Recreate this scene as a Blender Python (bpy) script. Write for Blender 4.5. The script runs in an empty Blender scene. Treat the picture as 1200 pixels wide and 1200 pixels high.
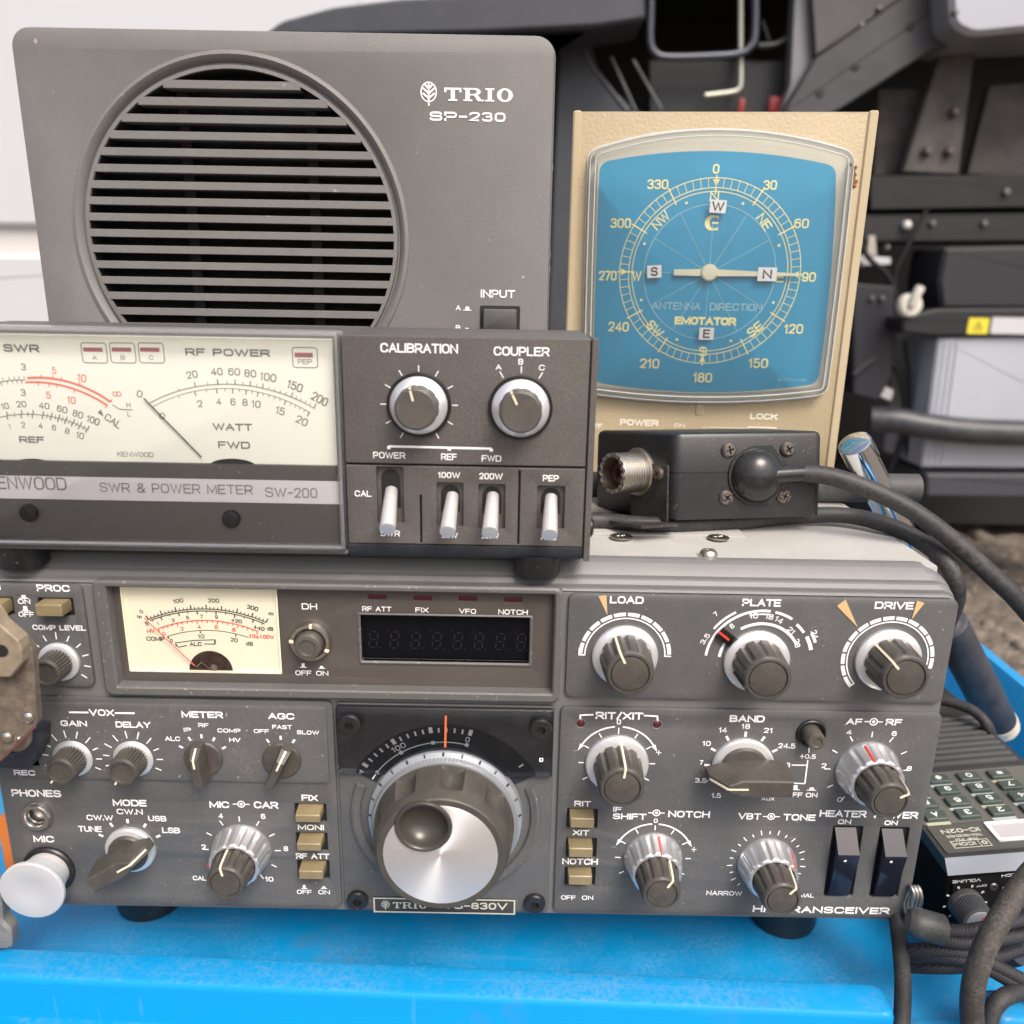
import bpy, bmesh, math, random
from mathutils import Matrix, Vector, Euler
random.seed(7)
scn = bpy.context.scene
COL = scn.collection
PI = math.pi
rad = math.radians

# ------------------------------------------------------------------ camera
TH, RO, FPX = rad(15.6), 0.0176, 950.0
CAMP = Vector((0, -254.6, 247.0))                      # millimetres; the meshes are scaled to metres
_f = Vector((0, math.cos(TH), -math.sin(TH))); _r = Vector((1, 0, 0)); _u = Vector((0, math.sin(TH), math.cos(TH)))
_R = _r*math.cos(RO) + _u*math.sin(RO); _U = _u*math.cos(RO) - _r*math.sin(RO)
cd = bpy.data.cameras.new('camera'); cam = bpy.data.objects.new('camera', cd); COL.objects.link(cam)
cd.sensor_width = 36; cd.lens = FPX/1200*36; cd.clip_start = .01; cd.clip_end = 200
M3 = Matrix((_R, _U, -_f)).transposed()
cam.matrix_world = Matrix.Translation(CAMP*.001) @ M3.to_4x4()
cd.dof.use_dof = True; cd.dof.focus_distance = .300; cd.dof.aperture_fstop = 11
scn.camera = cam

# ------------------------------------------------------------------ light
SUN_EL, SUN_AZ = 52, 28          # azimuth measured from the viewer's side (-Y) towards +X
w = bpy.data.worlds.new('World'); scn.world = w; w.use_nodes = True
nt = w.node_tree; bg = nt.nodes['Background']
sky = nt.nodes.new('ShaderNodeTexSky'); sky.sky_type = 'NISHITA'; sky.sun_disc = False
sky.sun_elevation = rad(SUN_EL); sky.sun_rotation = rad(180 - SUN_AZ)
sky.air_density = .7; sky.dust_density = 6; sky.ozone_density = .6
nt.links.new(sky.outputs[0], bg.inputs[0]); bg.inputs[1].default_value = .15
sd = bpy.data.lights.new('sun', 'SUN'); sd.energy = 1.5; sd.angle = rad(26); sd.color = (1, .972, .938)
sun = bpy.data.objects.new('sun', sd); COL.objects.link(sun)
sv = Vector((math.sin(rad(SUN_AZ))*math.cos(rad(SUN_EL)), -math.cos(rad(SUN_AZ))*math.cos(rad(SUN_EL)), math.sin(rad(SUN_EL))))
sun.rotation_euler = sv.to_track_quat('Z', 'Y').to_euler()
scn.view_settings.view_transform = 'Standard'; scn.view_settings.look = 'None'
scn.view_settings.gamma = 1; scn.view_settings.use_curve_mapping = False
scn.view_settings.exposure = 0.58

# ------------------------------------------------------------------ materials
MATS = {}
def mat(name, col, rough=.5, metal=0, bump=None, var=0, vscale=600, dust=None, spec=.5, coat=0, speck=None, scratch=None):
    """procedural principled: bump=(scale,strength); dust=(amount,colour,scale,on_top_only); speck=(scale,threshold,colour)"""
    if name in MATS: return MATS[name]
    m = bpy.data.materials.new(name); m.use_nodes = True; n = m.node_tree.nodes; L = m.node_tree.links
    p = n['Principled BSDF']; p.inputs['Roughness'].default_value = rough; p.inputs['Metallic'].default_value = metal
    p.inputs['Specular IOR Level'].default_value = spec; p.inputs['Coat Weight'].default_value = coat
    tc = n.new('ShaderNodeTexCoord')
    c = (*col, 1)
    out = None
    def noise(sc, det=3, ro=.6):
        t = n.new('ShaderNodeTexNoise'); t.inputs['Scale'].default_value = sc; t.inputs['Detail'].default_value = det
        t.inputs['Roughness'].default_value = ro; L.new(tc.outputs['Object'], t.inputs['Vector']); return t
    def ramp(src, a, b):
        r = n.new('ShaderNodeMapRange'); r.inputs['From Min'].default_value = a; r.inputs['From Max'].default_value = b
        L.new(src, r.inputs['Value']); return r.outputs[0]
    def mix(fac, a, b):
        x = n.new('ShaderNodeMix'); x.data_type = 'RGBA'
        if fac is not None: L.new(fac, x.inputs[0])
        for s, i in ((a, 6), (b, 7)):
            if isinstance(s, tuple): x.inputs[i].default_value = s
            else: L.new(s, x.inputs[i])
        return x.outputs[2]
    out = c
    if var:
        t = noise(vscale, 4)
        out = mix(ramp(t.outputs[0], .3, .7), tuple(v*(1-var) for v in col)+(1,), tuple(min(1, v*(1+var)) for v in col)+(1,))
    if speck:
        t = noise(speck[0], 0)
        out = mix(ramp(t.outputs[0], speck[1], speck[1]+.05), out, (*speck[2], 1))
    if dust:
        t = noise(dust[2], 8, .7); t2 = noise(dust[2]*14, 2, .6)
        mm = n.new('ShaderNodeMath'); mm.operation = 'MULTIPLY'; L.new(ramp(t.outputs[0], .38, .72), mm.inputs[0]); L.new(ramp(t2.outputs[0], .35, .65), mm.inputs[1])
        m2 = n.new('ShaderNodeMath'); m2.operation = 'MULTIPLY'; L.new(mm.outputs[0], m2.inputs[0]); m2.inputs[1].default_value = dust[0]
        fac = m2.outputs[0]
        if len(dust) > 3 and dust[3]:
            g = n.new('ShaderNodeNewGeometry'); s = n.new('ShaderNodeSeparateXYZ'); L.new(g.outputs['Normal'], s.inputs[0])
            m3 = n.new('ShaderNodeMath'); m3.operation = 'MULTIPLY'; L.new(ramp(s.outputs[2], .5, .9), m3.inputs[0]); L.new(fac, m3.inputs[1]); fac = m3.outputs[0]
        out = mix(fac, out, (*dust[1], 1))
        rr_ = n.new('ShaderNodeMapRange'); L.new(fac, rr_.inputs['Value']); rr_.inputs['To Min'].default_value = rough; rr_.inputs['To Max'].default_value = max(rough, .85)
        L.new(rr_.outputs[0], p.inputs['Roughness'])
    if scratch:
        for k, (sc_, an) in enumerate((((6, 420, 40), .3), ((300, 7, 40), -.5), ((10, 260, 40), 1.1))):
            mp = n.new('ShaderNodeMapping'); mp.inputs['Scale'].default_value = sc_; mp.inputs['Rotation'].default_value = (0, 0, an); L.new(tc.outputs['Object'], mp.inputs[0])
            t = n.new('ShaderNodeTexNoise'); t.inputs['Scale'].default_value = 1; t.inputs['Detail'].default_value = 1; L.new(mp.outputs[0], t.inputs['Vector'])
            q_ = n.new('ShaderNodeMath'); q_.operation = 'MULTIPLY'; L.new(ramp(t.outputs[0], .70, .76), q_.inputs[0]); q_.inputs[1].default_value = scratch[1]
            out = mix(q_.outputs[0], out, (*scratch[0], 1))
        t = noise(9, 6, .7); q_ = n.new('ShaderNodeMath'); q_.operation = 'MULTIPLY'; L.new(ramp(t.outputs[0], .58, .74), q_.inputs[0]); q_.inputs[1].default_value = .55
        out = mix(q_.outputs[0], out, (.13, .125, .115, 1))
    if isinstance(out, tuple): p.inputs['Base Color'].default_value = out
    else: L.new(out, p.inputs['Base Color'])
    if bump:
        t = noise(bump[0], 2); b = n.new('ShaderNodeBump'); b.inputs['Strength'].default_value = bump[1]; b.inputs['Distance'].default_value = .0003
        L.new(t.outputs[0], b.inputs['Height']); L.new(b.outputs[0], p.inputs['Normal'])
    MATS[name] = m
    return m
def clear(name, tint=(1, 1, 1), rough=.02, ior=1.45, milk=0):
    if name in MATS: return MATS[name]
    m = bpy.data.materials.new(name); m.use_nodes = True; n = m.node_tree.nodes; L = m.node_tree.links
    n.remove(n['Principled BSDF']); o = n['Material Output']
    t = n.new('ShaderNodeBsdfTransparent'); t.inputs[0].default_value = (*tint, 1)
    g = n.new('ShaderNodeBsdfGlossy'); g.inputs['Roughness'].default_value = rough
    f = n.new('ShaderNodeFresnel'); f.inputs[0].default_value = ior
    x = n.new('ShaderNodeMixShader'); L.new(f.outputs[0], x.inputs[0]); L.new(t.outputs[0], x.inputs[1]); L.new(g.outputs[0], x.inputs[2])
    s = x
    if milk:
        d = n.new('ShaderNodeBsdfDiffuse'); d.inputs[0].default_value = (.75, .76, .76, 1)
        y = n.new('ShaderNodeMixShader'); y.inputs[0].default_value = milk; L.new(x.outputs[0], y.inputs[1]); L.new(d.outputs[0], y.inputs[2]); s = y
    L.new(s.outputs[0], o.inputs[0]); MATS[name] = m
    return m
def brushed(name, col, rough=.3):
    if name in MATS: return MATS[name]
    m = mat(name, col, rough, .8); n = m.node_tree.nodes; L = m.node_tree.links; p = n['Principled BSDF']
    p.inputs['Anisotropic'].default_value = .85; p.inputs['Anisotropic Rotation'].default_value = .25
    tg = n.new('ShaderNodeTangent'); tg.direction_type = 'RADIAL'; tg.axis = 'Y'; L.new(tg.outputs[0], p.inputs['Tangent'])
    return m

PANEL = mat('charcoal_panel', (.094, .0945, .094), .46, bump=(2600, .35), var=.06, vscale=90, dust=(.26, (.27, .25, .22), 55), speck=(900, .81, (.34, .32, .28)))
FRAME = mat('charcoal_frame', (.155, .153, .149), .42, bump=(2400, .3), var=.05, vscale=60, dust=(.2, (.3, .28, .25), 50, True))
GAP = mat('dark_gap', (.012, .012, .012), .6)
BEZ = mat('bezel_grey', (.112, .109, .103), .45, bump=(2400, .3), var=.05, vscale=80, speck=(900, .74, (.22, .2, .17)))
SMOKE = mat('smoked_brown_panel', (.085, .074, .066), .28, bump=(1800, .1), var=.08, vscale=30)
COVER = mat('light_grey_cover', (.36, .352, .328), .5, bump=(1500, .25), var=.03, vscale=40, dust=(.25, (.6, .57, .5), 40, True))
KNOB = mat('knob_dark_brown', (.060, .054, .046), .42, bump=(3000, .2), var=.12, vscale=200, dust=(.35, (.2, .18, .15), 220))
CAP = mat('knob_cap', (.082, .075, .064), .38, bump=(3000, .2), var=.1, vscale=150, dust=(.2, (.25, .22, .18), 200))
SILV = mat('satin_aluminium', (.84, .84, .83), .40, .7)
CHROME = mat('plated_metal', (.74, .74, .74), .34, .85)
NICKEL = mat('nickel', (.60, .56, .49), .3, 1, dust=(.35, (.3, .25, .2), 250))
WHITE = mat('white_print', (.93, .92, .90), .6, var=.07, vscale=500)
IVORY = mat('ivory_line', (.82, .72, .53), .55)
BLACKP = mat('black_print', (.02, .02, .02), .6)
GREYP = mat('grey_print', (.19, .185, .165), .6)
REDP = mat('red_print', (.72, .05, .035), .5)
SALMON = mat('salmon_print', (.72, .19, .13), .5)
CREAM = mat('cream_dial', (.80, .77, .595), .55, var=.02, vscale=40)
CREAM2 = mat('pale_dial', (.745, .755, .665), .55, var=.015, vscale=40)
GOLD = mat('gold_button', (.255, .20, .105), .40, .1, bump=(2500, .2), var=.1, vscale=300, dust=(.25, (.3, .27, .2), 250))
LAMP = mat('dark_red_lens', (.09, .012, .018), .25)
BLK = mat('black_plastic', (.013, .013, .014), .33, bump=(2500, .15), dust=(.12, (.12, .115, .11), 200), speck=(1500, .78, (.12, .12, .12)))
RUB = mat('black_rubber', (.018, .018, .019), .62, bump=(1500, .4), var=.15, vscale=120, dust=(.5, (.17, .155, .14), 90))
NAVY = mat('navy_plastic', (.022, .027, .040), .4, bump=(2500, .2), dust=(.2, (.2, .2, .2), 150))
GLASSY = clear('clear_plastic', ior=1.25)
GLINT = clear('clear_window', ior=1.2)
RIMC = clear('milky_highlight', (.96, .98, .98), .05, 1.5, .75)
GOLDT = mat('tan_sticker', (.62, .43, .21), .5)

# ------------------------------------------------------------------ geometry helpers (millimetres)
class Frame:
    def __init__(s, loc=(0, 0, 0), rot=(0, 0, 0)):
        s.loc, s.rot = Vector(loc), Euler(rot)
        s.R = s.rot.to_matrix(); s.Ri = s.R.transposed()
    def hit(s, x, y, axis, val):
        d = _f + _R*((x-600)/FPX) - _U*((y-600)/FPX)
        o = s.Ri @ (CAMP - s.loc); d = s.Ri @ d
        return o + d*((val - o[axis])/d[axis])
class Plane:
    """a flat face of a thing: 'front' (u right, v up, w towards the viewer) or 'top' (u right, v back, w up)"""
    def __init__(s, frame, kind='front', base=0): s.fr, s.k, s.b = frame, kind, base
    def uv(s, x, y, w=0):
        if s.k == 'front': p = s.fr.hit(x, y, 1, -(s.b+w)); return p.x, p.z
        p = s.fr.hit(x, y, 2, s.b+w); return p.x, p.y
    def map(s, u, v, w):
        return (u, -(s.b+w), v) if s.k == 'front' else (u, v, s.b+w)
def rr(u0, u1, v0, v1, r=0, n=4):
    if u0 > u1: u0, u1 = u1, u0
    if v0 > v1: v0, v1 = v1, v0
    if r <= 0: return [(u0, v0), (u1, v0), (u1, v1), (u0, v1)]
    r = min(r, (u1-u0)/2-1e-4, (v1-v0)/2-1e-4); o = []
    for cu, cv, a in ((u1-r, v0+r, -90), (u1-r, v1-r, 0), (u0+r, v1-r, 90), (u0+r, v0+r, 180)):
        for i in range(n+1):
            t = rad(a+90*i/n); o.append((cu+r*math.cos(t), cv+r*math.sin(t)))
    return o
def circ(cu, cv, r, n=56, sy=1): return [(cu+r*math.cos(2*PI*i/n), cv+r*sy*math.sin(2*PI*i/n)) for i in range(n)]
def scallop(cu, cv, R, nf, d, n=180, ph=0):
    o = []
    for i in range(n):
        t = 2*PI*i/n; k = max(0, (math.cos(nf*(t+ph))-.05)/.95)**.55; o.append((cu+(R-d*k)*math.cos(t), cv+(R-d*k)*math.sin(t)))
    return o
def flute(cu, cv, R, nf, d, n=144, p=1.0, ph=0):
    o = []
    for i in range(n):
        t = 2*PI*i/n; k = max(0, math.cos(nf*(t+ph)))**p; o.append((cu+(R-d*k)*math.cos(t), cv+(R-d*k)*math.sin(t)))
    return o
TXT = {}
def glyphs(s, bold=0.0):
    k = (s, bold)
    if k not in TXT:
        c = bpy.data.curves.new('t', 'FONT'); c.body = s; c.size = 1; c.offset = bold; c.resolution_u = 3
        o = bpy.data.objects.new('t', c); me = bpy.data.meshes.new_from_object(o)
        v = [(p.co.x, p.co.y) for p in me.vertices]; f = [tuple(q.vertices) for q in me.polygons]
        bpy.data.objects.remove(o); bpy.data.meshes.remove(me); bpy.data.curves.remove(c)
        xs = [a for a, _ in v]; ys = [b for _, b in v]
        x0, x1, y0, y1 = min(xs), max(xs), min(ys), max(ys)
        TXT[k] = ([((a-x0)/(x1-x0)-.5, (b-y0)/(y1-y0)-.5) for a, b in v], f)
    return TXT[k]
# wide technical lettering drawn as strokes: (x, y) in a unit cell, third value 1 = rounded corner
_O = [(0, 0, 1), (0, 1, 1), (1, 1, 1), (1, 0, 1)]
SF = {'O': (1, [('c', _O)]), '0': (.78, [('c', _O)]), 'Q': (1, [('c', _O), [(.6, .3), (1, 0)]]),
 'A': (1.05, [[(0, 0), (.5, 1), (1, 0)], [(.2, .34), (.8, .34)]]), 'B': (.95, [[(0, .52), (0, 1), (.94, 1, 1), (.94, .52, 1), (0, .52)], ('c', [(0, .52), (1, .52, 1), (1, 0, 1), (0, 0)])]),
 'C': (1, [[(1, .66), (1, 1, 1), (0, 1, 1), (0, 0, 1), (1, 0, 1), (1, .34)]]), 'D': (1, [('c', [(0, 0), (0, 1), (1, 1, 1), (1, 0, 1)])]), 'E': (.88, [[(1, 1), (0, 1), (0, 0), (1, 0)], [(0, .52), (.9, .52)]]),
 'F': (.85, [[(1, 1), (0, 1), (0, 0)], [(0, .5), (.88, .5)]]), 'G': (1, [[(1, .68), (1, 1, 1), (0, 1, 1), (0, 0, 1), (1, 0, 1), (1, .46), (.55, .47)]]), 'H': (.98, [[(0, 0), (0, 1)], [(1, 0), (1, 1)], [(0, .52), (1, .52)]]),
 'I': (.02, [[(.5, 0), (.5, 1)]]), 'J': (.8, [[(1, 1), (1, 0, 1), (0, 0, 1), (0, .3)]]), 'K': (.95, [[(0, 0), (0, 1)], [(1, 1), (.05, .42)], [(.38, .6), (1, 0)]]), 'L': (.82, [[(0, 1), (0, 0), (1, 0)]]),
 'M': (1.2, [[(0, 0), (0, 1), (.5, .12), (1, 1), (1, 0)]]), 'N': (1, [[(0, 0), (0, 1), (1, 0), (1, 1)]]), 'P': (.92, [[(0, 0), (0, 1), (1, 1, 1), (1, .42, 1), (0, .42)]]), 'R': (.97, [[(0, 0), (0, 1), (1, 1, 1), (1, .44, 1), (0, .44)], [(.55, .44), (1, 0)]]),
 'S': (.95, [[(.98, .72), (.98, 1, 1), (.02, 1, 1), (.02, .52, 1), (1, .52, 1), (1, 0, 1), (0, 0, 1), (0, .28)]]), 'T': (.95, [[(0, 1), (1, 1)], [(.5, 1), (.5, 0)]]), 'U': (.98, [[(0, 1), (0, 0, 1), (1, 0, 1), (1, 1)]]), 'V': (1.05, [[(0, 1), (.5, 0), (1, 1)]]),
 'W': (1.5, [[(0, 1), (.27, 0), (.5, .95), (.73, 0), (1, 1)]]), 'X': (1, [[(0, 0), (1, 1)], [(0, 1), (1, 0)]]), 'Y': (1, [[(0, 1), (.5, .45), (1, 1)], [(.5, .45), (.5, 0)]]), 'Z': (.95, [[(0, 1), (1, 1), (0, 0), (1, 0)]]),
 '1': (.34, [[(0, .76), (.75, 1), (.75, 0)]]), '2': (.76, [[(0, .70), (0, 1, 1), (1, 1, 1), (1, .58, 1), (0, .0), (1, 0)]]), '3': (.76, [[(0, .76), (0, 1, 1), (.96, 1, 1), (.96, .53, 1), (.35, .53)], [(.35, .53), (1, .53, 1), (1, 0, 1), (0, 0, 1), (0, .24)]]),
 '4': (.82, [[(.74, 0), (.74, 1), (0, .27), (1, .27)]]), '5': (.76, [[(.93, 1), (.1, 1), (.06, .52), (.2, .62), (1, .62, 1), (1, 0, 1), (0, 0, 1), (0, .24)]]), '6': (.76, [[(.96, .78), (.96, 1, 1), (0, 1, 1), (0, 0, 1), (1, 0, 1), (1, .6, 1), (.02, .6)]]),
 '7': (.74, [[(0, 1), (1, 1), (.32, 0)]]), '8': (.78, [('c', [(.05, .53, 1), (.05, 1, 1), (.95, 1, 1), (.95, .53, 1)]), ('c', [(0, 0, 1), (0, .53, 1), (1, .53, 1), (1, 0, 1)])]), '9': (.76, [[(.04, .22), (.04, 0, 1), (1, 0, 1), (1, 1, 1), (0, 1, 1), (0, .4, 1), (.98, .4)]]),
 '-': (.55, [[(0, .48), (1, .48)]]), '+': (.8, [[(0, .5), (1, .5)], [(.5, 0), (.5, 1)]]), '.': (.02, [[(.5, .0), (.5, .12)]]), '/': (.55, [[(0, -.08), (1, 1.08)]]), ' ': (.45, []), '#': (.9, [[(.25, 0), (.4, 1)], [(.65, 0), (.8, 1)], [(0, .35), (1, .35)], [(0, .68), (1, .68)]]),
 '*': (.7, [[(0, .3), (1, .8)], [(0, .8), (1, .3)], [(.5, .2), (.5, .9)]]), '&': (1, [[(1, 0), (.2, .72), (.2, 1, 1), (.75, 1, 1), (.75, .66), (.05, .35), (.05, 0, 1), (.7, 0), (1, .42)]])}
def strokes(t, wd, h, wt):
    """polylines of a line of capitals filling wd x h, centred on the origin, stroke width wt"""
    ws = [SF[c][0] for c in t]; gap = .34; tot = sum(ws)+gap*(len(t)-1)
    if tot < .1: tot = .1
    k = (wd-wt)/tot if len(t) > 1 or ws[0] > .1 else 0; x = -(wd-wt)/2 if k else 0; H = h-wt; out = []
    for c, w_ in zip(t, ws):
        cw = w_*k
        for st in SF[c][1]:
            closed = st[0] == 'c'; P = st[1] if closed else st
            Q = [(x+q[0]*cw, (q[1]-.5)*H, len(q) > 2) for q in P]; n = len(Q); path = []
            for i, (a, b, rd_) in enumerate(Q):
                if not rd_ or (not closed and i in (0, n-1)): path.append((a, b)); continue
                p = Vector((a, b)); A = Vector(Q[i-1][:2]); B = Vector(Q[(i+1) % n][:2]); r = .46*min(max(cw, .01), H)
                d1, d2 = A-p, B-p; r1, r2 = min(r, d1.length*(.97 if not closed and i == 1 else .5)), min(r, d2.length*(.97 if not closed and i == n-2 else .5))
                if min(r1, r2) < 1e-5: path.append((a, b)); continue
                A, B = p+d1.normalized()*r1, p+d2.normalized()*r2
                for j in range(6):
                    u = j/5; path.append(tuple(A*(1-u)**2*1 + p*2*u*(1-u) + B*u*u))
            out.append((path, closed))
            out[-1] += (c in 'CSGJ235690',)
        x += cw+gap*k
    return out
class G:
    def __init__(s): s.v, s.f, s.m = [], [], []
    def add(s, vs, fs, m=0):
        o = len(s.v); s.v += [tuple(p) for p in vs]; s.f += [tuple(i+o for i in f) for f in fs]; s.m += [m]*len(fs); return s
    def loft(s, loops, m=0, c0=True, c1=True, closed=True):
        n = len(loops[0]); vs = [p for l in loops for p in l]; fs = []
        for a in range(len(loops)-1):
            for i in range(n if closed else n-1):
                j = (i+1) % n; fs.append((a*n+i, a*n+j, (a+1)*n+j, (a+1)*n+i))
        if c0: fs.append(tuple(reversed(range(n))))
        if c1: fs.append(tuple((len(loops)-1)*n+i for i in range(n)))
        return s.add(vs, fs, m)
    def stack(s, pl, items, m=0, c0=True, c1=True):       # items: (outline, w)
        return s.loft([[pl.map(u, v, w) for u, v in o] for o, w in items], m, c0, c1)
    def slab(s, pl, out, w0, w1, m=0): return s.stack(pl, [(out, w0), (out, w1)], m)
    def rpad(s, pl, u0, u1, v0, v1, w0, w1, r=1, b=.4, m=0):    # rounded pad with a bevelled front edge
        if u0 > u1: u0, u1 = u1, u0
        if v0 > v1: v0, v1 = v1, v0
        return s.stack(pl, [(rr(u0, u1, v0, v1, r), w0), (rr(u0, u1, v0, v1, r), w1-b), (rr(u0+b*.3, u1-b*.3, v0+b*.3, v1-b*.3, max(r-b*.3, .05)), w1-b*.3), (rr(u0+b, u1-b, v0+b, v1-b, max(r-b, .05)), w1)], m)
    def ring(s, pl, prof, outl, m=0):                      # closed annular profile: prof = [(scale radius fn arg, w)]
        return s
    def lathe(s, pl, cu, cv, prof, m=0, n=56, c0=True, c1=True):
        return s.stack(pl, [(circ(cu, cv, max(r, .001), n), w) for r, w in prof], m, c0, c1)
    def box(s, a, b, m=0, bev=0, seg=2):
        x0, y0, z0 = (min(a[i], b[i]) for i in range(3)); x1, y1, z1 = (max(a[i], b[i]) for i in range(3))
        bm = bmesh.new(); bmesh.ops.create_cube(bm, size=1)
        for v in bm.verts: v.co = Vector((x0+(v.co.x+.5)*(x1-x0), y0+(v.co.y+.5)*(y1-y0), z0+(v.co.z+.5)*(z1-z0)))
        if bev: bmesh.ops.bevel(bm, geom=list(bm.edges), offset=bev, segments=seg, profile=.5, affect='EDGES')
        bm.verts.index_update(); s.add([v.co[:] for v in bm.verts], [[v.index for v in f.verts] for f in bm.faces], m); bm.free(); return s
    def tube(s, pts, r, m=0, n=14, sub=6, caps=True, rfun=None):
        P = [Vector(p) for p in pts]
        if sub > 1 and len(P) > 2:
            Q = []
            for i in range(len(P)-1):
                a, b, c, d = P[max(i-1, 0)], P[i], P[i+1], P[min(i+2, len(P)-1)]
                for k in range(sub):
                    t = k/sub; Q.append(.5*((2*b)+(c-a)*t+(2*a-5*b+4*c-d)*t*t+(3*b-a-3*c+d)*t**3))
            Q.append(P[-1]); P = Q
        loops = []; T = (P[1]-P[0]).normalized(); N = T.orthogonal().normalized()
        for i, p in enumerate(P):
            t = (P[min(i+1, len(P)-1)]-P[max(i-1, 0)]).normalized()
            N = (N - t*N.dot(t)).normalized(); B = t.cross(N)
            q = rfun(i/(len(P)-1)) if rfun else r
            loops.append([p+(N*math.cos(2*PI*k/n)+B*math.sin(2*PI*k/n))*q for k in range(n)])
        return s.loft(loops, m, caps, caps)
    def cyl(s, p0, p1, r0, r1=None, m=0, n=32): return s.tube([p0, p1], r0, m, n, 1, True, (lambda t: r0+(r1-r0)*t) if r1 is not None else None)
    def plate(s, pl, outer, holes, w0, w1, bev=.3, m=0):    # flat plate with holes
        c = bpy.data.curves.new('p', 'CURVE'); c.dimensions = '2D'; c.fill_mode = 'BOTH'
        c.extrude = max((w1-w0)/2-bev, .001); c.bevel_depth = bev; c.bevel_resolution = 1; c.offset = -bev
        for o in [outer]+list(holes):
            sp = c.splines.new('POLY'); sp.points.add(len(o)-1); sp.use_cyclic_u = True
            for i, (u, v) in enumerate(o): sp.points[i].co = (u, v, 0, 1)
        ob = bpy.data.objects.new('p', c); me = bpy.data.meshes.new_from_object(ob)
        s.add([pl.map(v.co.x, v.co.y, v.co.z+(w0+w1)/2) for v in me.vertices], [tuple(q.vertices) for q in me.polygons], m)
        bpy.data.objects.remove(ob); bpy.data.meshes.remove(me); bpy.data.curves.remove(c); return s
    def build(s, name, mats, parent=None, ang=32):
        me = bpy.data.meshes.new(name); me.from_pydata([(x*.001, y*.001, z*.001) for x, y, z in s.v], [], s.f)
        for m in (mats if isinstance(mats, (list, tuple)) else [mats]): me.materials.append(m)
        me.polygons.foreach_set('material_index', s.m)
        bm = bmesh.new(); bm.from_mesh(me); bmesh.ops.remove_doubles(bm, verts=bm.verts, dist=1e-7)
        bmesh.ops.recalc_face_normals(bm, faces=bm.faces); bm.to_mesh(me); bm.free()
        me.polygons.foreach_set('use_smooth', [True]*len(me.polygons)); me.set_sharp_from_angle(angle=rad(ang)); me.update()
        o = bpy.data.objects.new(name, me); COL.objects.link(o)
        if parent: o.parent = parent
        return o
class Ink(G):
    """print on a flat face; positions are read in a reference crop (x0, y0, zoom) and land on the real surface"""
    def __init__(s, pl, w=.12): super().__init__(); s.pl, s.w, s.c = pl, w, (0, 0, 1)
    def use(s, c): s.c = c; return s
    def uv(s, x, y): return s.pl.uv(s.c[0]+x/s.c[2], s.c[1]+y/s.c[2], s.w)
    kw = 0
    def nw(s): s.kw = s.kw % 6 + 1; return s.w+.018*s.kw      # prints that cross never share one plane
    def poly(s, pts, m=0, dw=0):
        w_ = s.nw()+dw; return s.add([s.pl.map(u, v, w_) for u, v in pts], [tuple(range(len(pts)))], m)
    def tm(s, t, cu, cv, wd, h, rot=0, b=.012, m=0, flip=False):
        c, q = math.cos(rad(rot)), math.sin(rad(rot))
        if flip: c, q = -c, -q
        if all(ch in SF for ch in t):
            wt = min(h*(.135+b*2.5), wd*.5 if len(t) == 1 and t not in 'I1.' else 9); hw = wt/2
            for si, (path, closed, blunt) in enumerate(strokes(t, wd, max(h, wt*1.01), wt)):
                P = [Vector(p) for p in path]; P = [p for i, p in enumerate(P) if i == 0 or (p-P[i-1]).length > 1e-5]
                if closed and (P[0]-P[-1]).length < 1e-5: P.pop()
                n = len(P); L_, R_ = [], []
                if n < 2: continue
                for i in range(n):
                    d1 = (P[i]-P[i-1]) if (i or closed) else (P[1]-P[0]); d2 = (P[(i+1) % n]-P[i]) if (i < n-1 or closed) else d1
                    d1, d2 = d1.normalized(), d2.normalized(); n1, n2 = Vector((-d1.y, d1.x)), Vector((-d2.y, d2.x)); m_ = n1+n2
                    if m_.length < .2: m_ = n1
                    m_ = m_.normalized(); k = min(1/max(m_.dot(n1), .35), 1.9)
                    e = P[i].copy()
                    if not closed and not blunt and i == 0: e = e-d2*hw*(1 if t != '.' else .3)
                    if not closed and not blunt and i == n-1: e = e+d1*hw
                    L_.append(e+m_*hw*k); R_.append(e-m_*hw*k)
                vs = [s.pl.map(cu+(p.x*c-p.y*q), cv+(p.x*q+p.y*c), s.w+.025*(si % 5)) for p in L_+R_]
                s.add(vs, [(i, (i+1) % n, n+(i+1) % n, n+i) for i in range(n if closed else n-1)], m)
            return s
        v, f = glyphs(t, b)
        return s.add([s.pl.map(cu+(a*wd*c-d*h*q), cv+(a*wd*q+d*h*c), s.w) for a, d in v], f, m)
    def t(s, t, x0, x1, y0, y1, b=.012, m=0, rot=0, flip=False):
        xc, yc = (x0+x1)/2, (y0+y1)/2
        cu, cv = s.uv(xc, yc); a = s.uv(x0, yc)[0]; e = s.uv(x1, yc)[0]; h = abs(s.uv(xc, y0)[1]-s.uv(xc, y1)[1])
        return s.tm(t, cu, cv, abs(e-a), h, rot, b, m, flip)
    def r(s, t, xc, yc, wd, h, rot, b=.012, m=0):            # wd,h in crop pixels, rot counter-clockwise degrees
        cu, cv = s.uv(xc, yc); k = abs(s.uv(xc+50, yc)[0]-s.uv(xc-50, yc)[0])/100
        return s.tm(t, cu, cv, wd*k, h*k*1.06, rot, b, m)
    def line(s, x0, y0, x1, y1, wd, m=0): return s.seg2(s.uv(x0, y0), s.uv(x1, y1), wd, m)
    def seg2(s, a, b, wd, m=0):
        dx, dy = b[0]-a[0], b[1]-a[1]; l = math.hypot(dx, dy) or 1; nx, ny = -dy/l*wd/2, dx/l*wd/2
        return s.poly([(a[0]+nx, a[1]+ny), (b[0]+nx, b[1]+ny), (b[0]-nx, b[1]-ny), (a[0]-nx, a[1]-ny)], m)
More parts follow.
